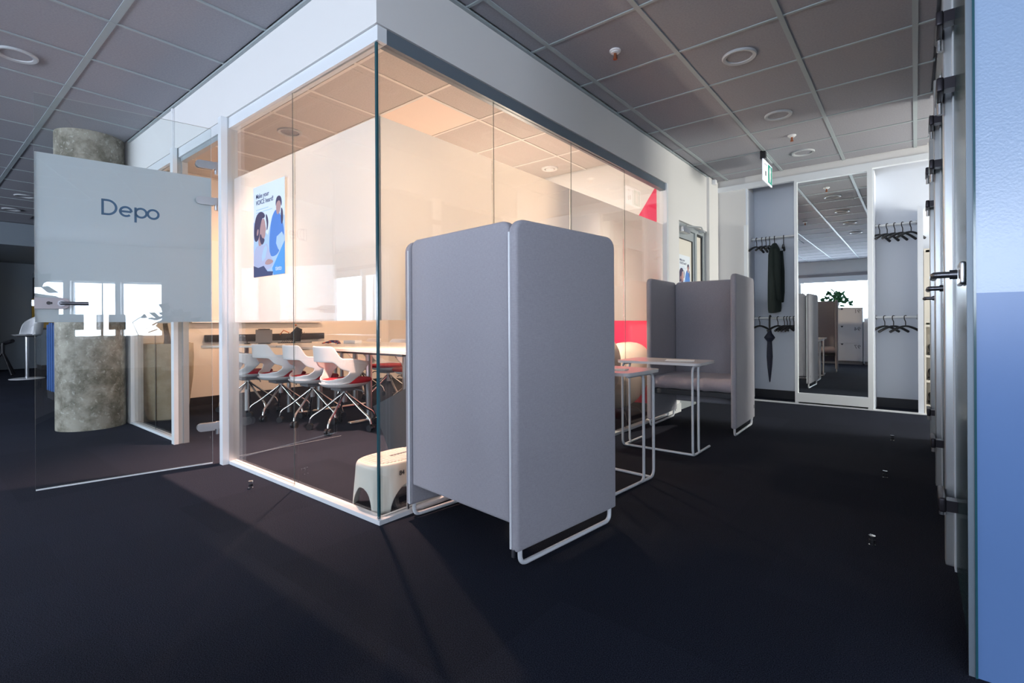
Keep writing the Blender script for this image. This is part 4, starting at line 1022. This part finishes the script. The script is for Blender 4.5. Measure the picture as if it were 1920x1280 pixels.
# ------------------------------------------------------------------ planter with plant inside the room
t = thing('plant_pot', 'tall sand-coloured planter with a thin plant behind the left glass', 'planter', (-4.0, .335, 0))
MB().lathe([(.165, 0), (.185, .08), (.225, .42), (.232, .60), (.228, .755), (.205, .755), (.205, .70), (0, .70)], n=48).build('pot', 'planter', t)
MB().tube(fillet([(0, .0, .69), (.02, 0, .80), (.06, -.04, 1.0), (.04, -.06, 1.35)], .08), lambda u: .035 - .024 * u, 12).build('trunk', 'terracotta', t)
for k in range(26):
    a = k * 2.4; z0 = 1.02 + .015 * k; L = .17
    c, s_ = math.cos(a), math.sin(a); p0 = Vector((.045, -.055, z0)); vs = []
    for q in range(7):
        u = q / 6; w_ = .012 * math.sin(PI * min(u * .9 + .1, 1)); ctr = p0 + Vector((c * L * u, s_ * L * u, .10 * math.sin(u * 2.2) - .16 * u * u))
        vs += [ctr + Vector((-s_ * w_, c * w_, 0)), ctr - Vector((-s_ * w_, c * w_, 0))]
    MB().add(vs, [(2 * q, 2 * q + 1, 2 * q + 3, 2 * q + 2) for q in range(6)], 0, True).build('leaf', 'leaf', t)

# ------------------------------------------------------------------ left background (open office)
t = thing('screen_divider', 'blue felt screen with rounded top behind the concrete column', 'screen', (-6.72, -.14, 0), 0)
for k in range(6):
    MB().rpanel(-.21 + k * .07, -.21 + k * .07 + .068, -.02 + .012 * (k % 2), .02 + .012 * (k % 2), .10, .955 + .012 * min(k, 5 - k), .02, .008, 'x').build('panel', 'blue_felt', t)
MB().box(-.20, .20, -.015, .03, 0, .10).build('foot', 'dark_steel', t)
t = thing('bar_stool', 'white bar stool with black foot in front of the kitchen counter', 'stool', (-10.4, .07, 0), math.radians(200))
vs = []; fs = []
for j in range(9):
    for i in range(17):
        th = math.radians(-95 + 190 * i / 16); zz = .78 + .36 * j / 8; r = .20 + .04 * j / 8 - (.10 * max(0, abs(i - 8) - 4) / 4 * j / 8)
        vs.append((math.sin(th) * r, -math.cos(th) * r, zz - .22 * (abs(i - 8) / 8) ** 2 * j / 8))
for j in range(8):
    for i in range(16): q = j * 17 + i; fs.append((q, q + 1, q + 18, q + 17))
sh = MB().add(vs, fs, 0, True).lathe([(0, .76), (.16, .765), (.205, .79), (0, .80)], n=24).build('shell', 'white_plastic', t)
md = sh.modifiers.new('thickness', 'SOLIDIFY'); md.thickness = .012
MB().box(-.25, .25, -.02, .02, .745, .762).build('foot_bar', 'black', t)
MB().cyl((0, 0, .02), (0, 0, .75), .028).build('column', 'steel', t)
MB().lathe([(.24, 0), (.24, .008), (.20, .016), (0, .02)], n=32).build('foot_plate', 'white_plastic', t)
t = thing('kitchen_counter', 'grey kitchen counter in the dark background on the left', 'counter', (-12.6, 0, 0))
MB().box(-.6, 0, .55, 4.2, .10, .86).build('front', 'kitchen', t); MB().box(-.62, .03, .5, 4.25, .86, .90).build('worktop', 'dark_wood', t); MB().box(-.55, -.02, .56, 4.2, 0, .10).build('plinth', 'black', t)
t = thing('kitchen_wall_unit', 'dark kitchen wall unit above the counter on the left', 'wall unit', (-12.75, 0, 0))
MB().box(-.45, .0, .5, 4.2, 1.55, 2.0).build('body', 'dark_wood', t); MB().box(-.45, .012, .5, 4.2, 2.0, 2.10).build('front', 'kitchen', t)
tag(MB().box(-13.35, -13.3, .5, 4.2, .9, 1.55).build('backsplash', 'yellow'), 'dim yellow panel behind the kitchen counter', 'panel')
t = thing('counter_lamp', 'glowing yellow lamp over the kitchen counter', 'lamp', (-12.75, .75, 0))
MB().box(-.1, .1, -.25, .35, 1.13, 1.16, b=.01).build('diffuser', 'lamp_glow', t); MB().box(-.02, .02, -.02, .02, 1.16, 1.55).build('rod', 'black', t)
t = thing('glass_jar', 'amber glass jar on the kitchen counter', 'jar', (-12.7, 1.35, .90))
MB().lathe([(.07, 0), (.075, .14), (.06, .16), (.055, .02), (0, .02)], n=24).build('jar', 'copper', t)
struct(MB().box(-13.9, -13.4, -2.5, 6.0, 0, 3).build('wall_kitchen', 'kitchen'))
struct(MB().box(-13.4, -10.0, -2.0, .6, 2.32, ZC + .02).build('wall_bulkhead', 'kitchen'))
t = thing('tripod_stand', 'dark tripod stand at the far left edge', 'stand', (-11.6, -.12, 0))
MB().tube([(0, 0, .45), (.25, .1, .01)], .02).tube([(0, 0, .45), (-.2, .18, .01)], .02).tube([(0, 0, .45), (.0, -.25, .01)], .02).build('legs', 'black', t)
MB().tube([(-.1, 0, .60), (.15, .12, .66)], .035).cyl((0, 0, .42), (0, 0, .62), .03).build('head', 'black', t)

# ------------------------------------------------------------------ behind the camera: lockers, plant, desks (seen in mirror and glass)
lk = thing('locker_block', 'white numbered lockers reflected in the wardrobe mirror', 'locker', (0, -1.62, 0))
MB().box(.15, 1.05, -.45, -.005, .07, 1.245).build('body', 'locker', lk); MB().box(.16, 1.04, -.44, -.03, 0, .07).build('plinth', 'grey', lk)
num = [['88', '89', '90'], ['91', '94', '97']]
nums = {(0, 2): '91', (0, 1): '94', (0, 0): '97', (1, 2): '90', (1, 1): '93', (1, 0): '96'}
for c_ in range(2):
    for r_ in range(3):
        x1 = 1.045 - c_ * .445; z0 = .08 + r_ * .388
        d = MB().box(x1 - .44, x1 - .004, -.004, .012, z0, z0 + .382).build('door', 'locker', lk)
        text_mesh('number', nums[(c_, r_)], .12, 'grey', d, (x1 - .03, .0125, z0 + .265), (PI / 2, 0, PI), .0005)
        MB().prism([(x1 - .40, z0 + .375), (x1 - .34, z0 + .375), (x1 - .37, z0 + .335)], .012, .016, 'y').build('vent', 'black', d)
t = thing('sideboard', 'low white cabinet beside the lockers reflected in the mirror', 'cabinet', (1.06, -1.64, 0))
MB().box(0, .55, -.42, -.0, .06, .93).build('body', 'locker', t); MB().box(.0, .55, .0, .014, .07, .92).build('door', 'locker', t); MB().box(.02, .53, -.40, -.02, 0, .06).build('plinth', 'grey', t)
def leafy(label, loc, scale, n_, spread, pot=True, trail=0.0):
    t = thing('potted_plant', label, 'plant', loc)
    if pot: MB().lathe([(.06 * scale, 0), (.085 * scale, .13 * scale), (.075 * scale, .13 * scale), (.07 * scale, .10 * scale), (0, .10 * scale)], n=24).build('pot', 'locker', t)
    rnd = random.Random(5)
    b = MB()
    for k in range(n_):
        a = rnd.uniform(0, 2 * PI); r = rnd.uniform(.02, spread); z = .14 * scale + rnd.uniform(0, .22 * scale) * (1 - r / spread * .5) - trail * (r / spread) ** 2
        tip = Vector((math.cos(a) * r, math.sin(a) * r, z)); b.tube([(0, 0, .10 * scale), (tip.x * .5, tip.y * .5, z + .03), tip], .002, 5)
        d = Vector((math.cos(a + rnd.uniform(-1, 1)), math.sin(a + rnd.uniform(-1, 1)), rnd.uniform(-1.0, .6))).normalized(); s_ = Vector((-d.y, d.x, rnd.uniform(-1, 1))).normalized(); L = rnd.uniform(.08, .13) * scale; w_ = L * .42
        MB().add([tip, tip + d * L * .4 + s_ * w_, tip + d * L, tip + d * L * .4 - s_ * w_], [(0, 1, 2, 3)], 0).build('leaf', 'leaf', t)
    b.build('stems', 'leaf', t)
    return t
leafy('leafy green plant on top of the lockers in the mirror', (.52, -1.85, 1.245), 1.15, 110, .27, True, .12)
# east office desks, screens, chairs and plant
def desk(label, x, y0, y1):
    t = thing('desk', label, 'desk', (x, 0, 0), 0, 'desks by the east windows')
    MB().box(-.35, .35, y0, y1, .70, .725).build('table_top', 'white_plastic', t)
    for yy in (y0 + .08, y1 - .08):
        for xx in (-.3, .3): MB().cyl((xx, yy, 0), (xx, yy, .70), .02).build('leg', 'steel', t)
desk('white desk by the east windows, reflected in the open glass door', 7.2, -3.35, -1.45)
def monitor(label, x, y, w=.50, rz=0.0):
    t = thing('monitor', label, 'monitor', (x, y, .725), rz, 'monitors on the desk')
    MB().box(-.012, .012, -w / 2, w / 2, .13, .44, b=.004).build('screen', 'screen', t); MB().cyl((.03, 0, .01), (.03, 0, .25), .015).build('stand', 'grey', t); MB().lathe([(.10, 0), (.10, .01), (0, .014)], n=20).build('foot', 'grey', t)
monitor('black monitor near the first east window', 7.0, -3.05, .44); monitor('narrow black monitor turned sideways', 7.1, -2.60, .30, math.radians(60)); monitor('black monitor near the plant', 7.0, -2.30, .34, .5)
t = thing('desk_lamp', 'black desk lamp with bent arm on the east desk', 'lamp', (7.0, -1.95, .725))
MB().lathe([(.08, 0), (.08, .015), (0, .02)], n=20).build('foot', 'black', t); MB().tube([(0, 0, .01), (0, -.10, .28), (0, .08, .42)], .008).build('arm', 'black', t); MB().lathe([(.015, .05), (.06, -.03), (.055, -.03), (.0, .04)], c=(0, .10, .40), n=20).build('shade', 'black', t)
leafy('bushy plant on the floor by the east window', (6.9, -1.35, 0.55), 2.2, 70, .34, True, .0)
t = thing('plinth', 'low white plinth carrying the bushy plant', 'plinth', (6.9, -1.35, 0)); MB().box(-.15, .15, -.15, .15, 0, .55, b=.005).build('body', 'locker', t)
# desks by the south windows
for k in range(3):
    t = thing('desk', 'white desk by the south windows, %s from the lockers' % ['first', 'second', 'third'][k], 'desk', (-2.2 - 2.6 * k, -4.6, 0), 0, 'desks by the south windows')
    MB().box(-.8, .8, -.38, .38, .70, .725).build('table_top', 'white_plastic', t)
    for xx in (-.72, .72):
        for yy in (-.3, .3): MB().cyl((xx, yy, 0), (xx, yy, .70), .02).build('leg', 'steel', t)
# thin seam in the room carpet
struct(MB().box(-1.83, -1.825, .06, .95, .0, .0015).build('trim_5', 'grey_frame'))
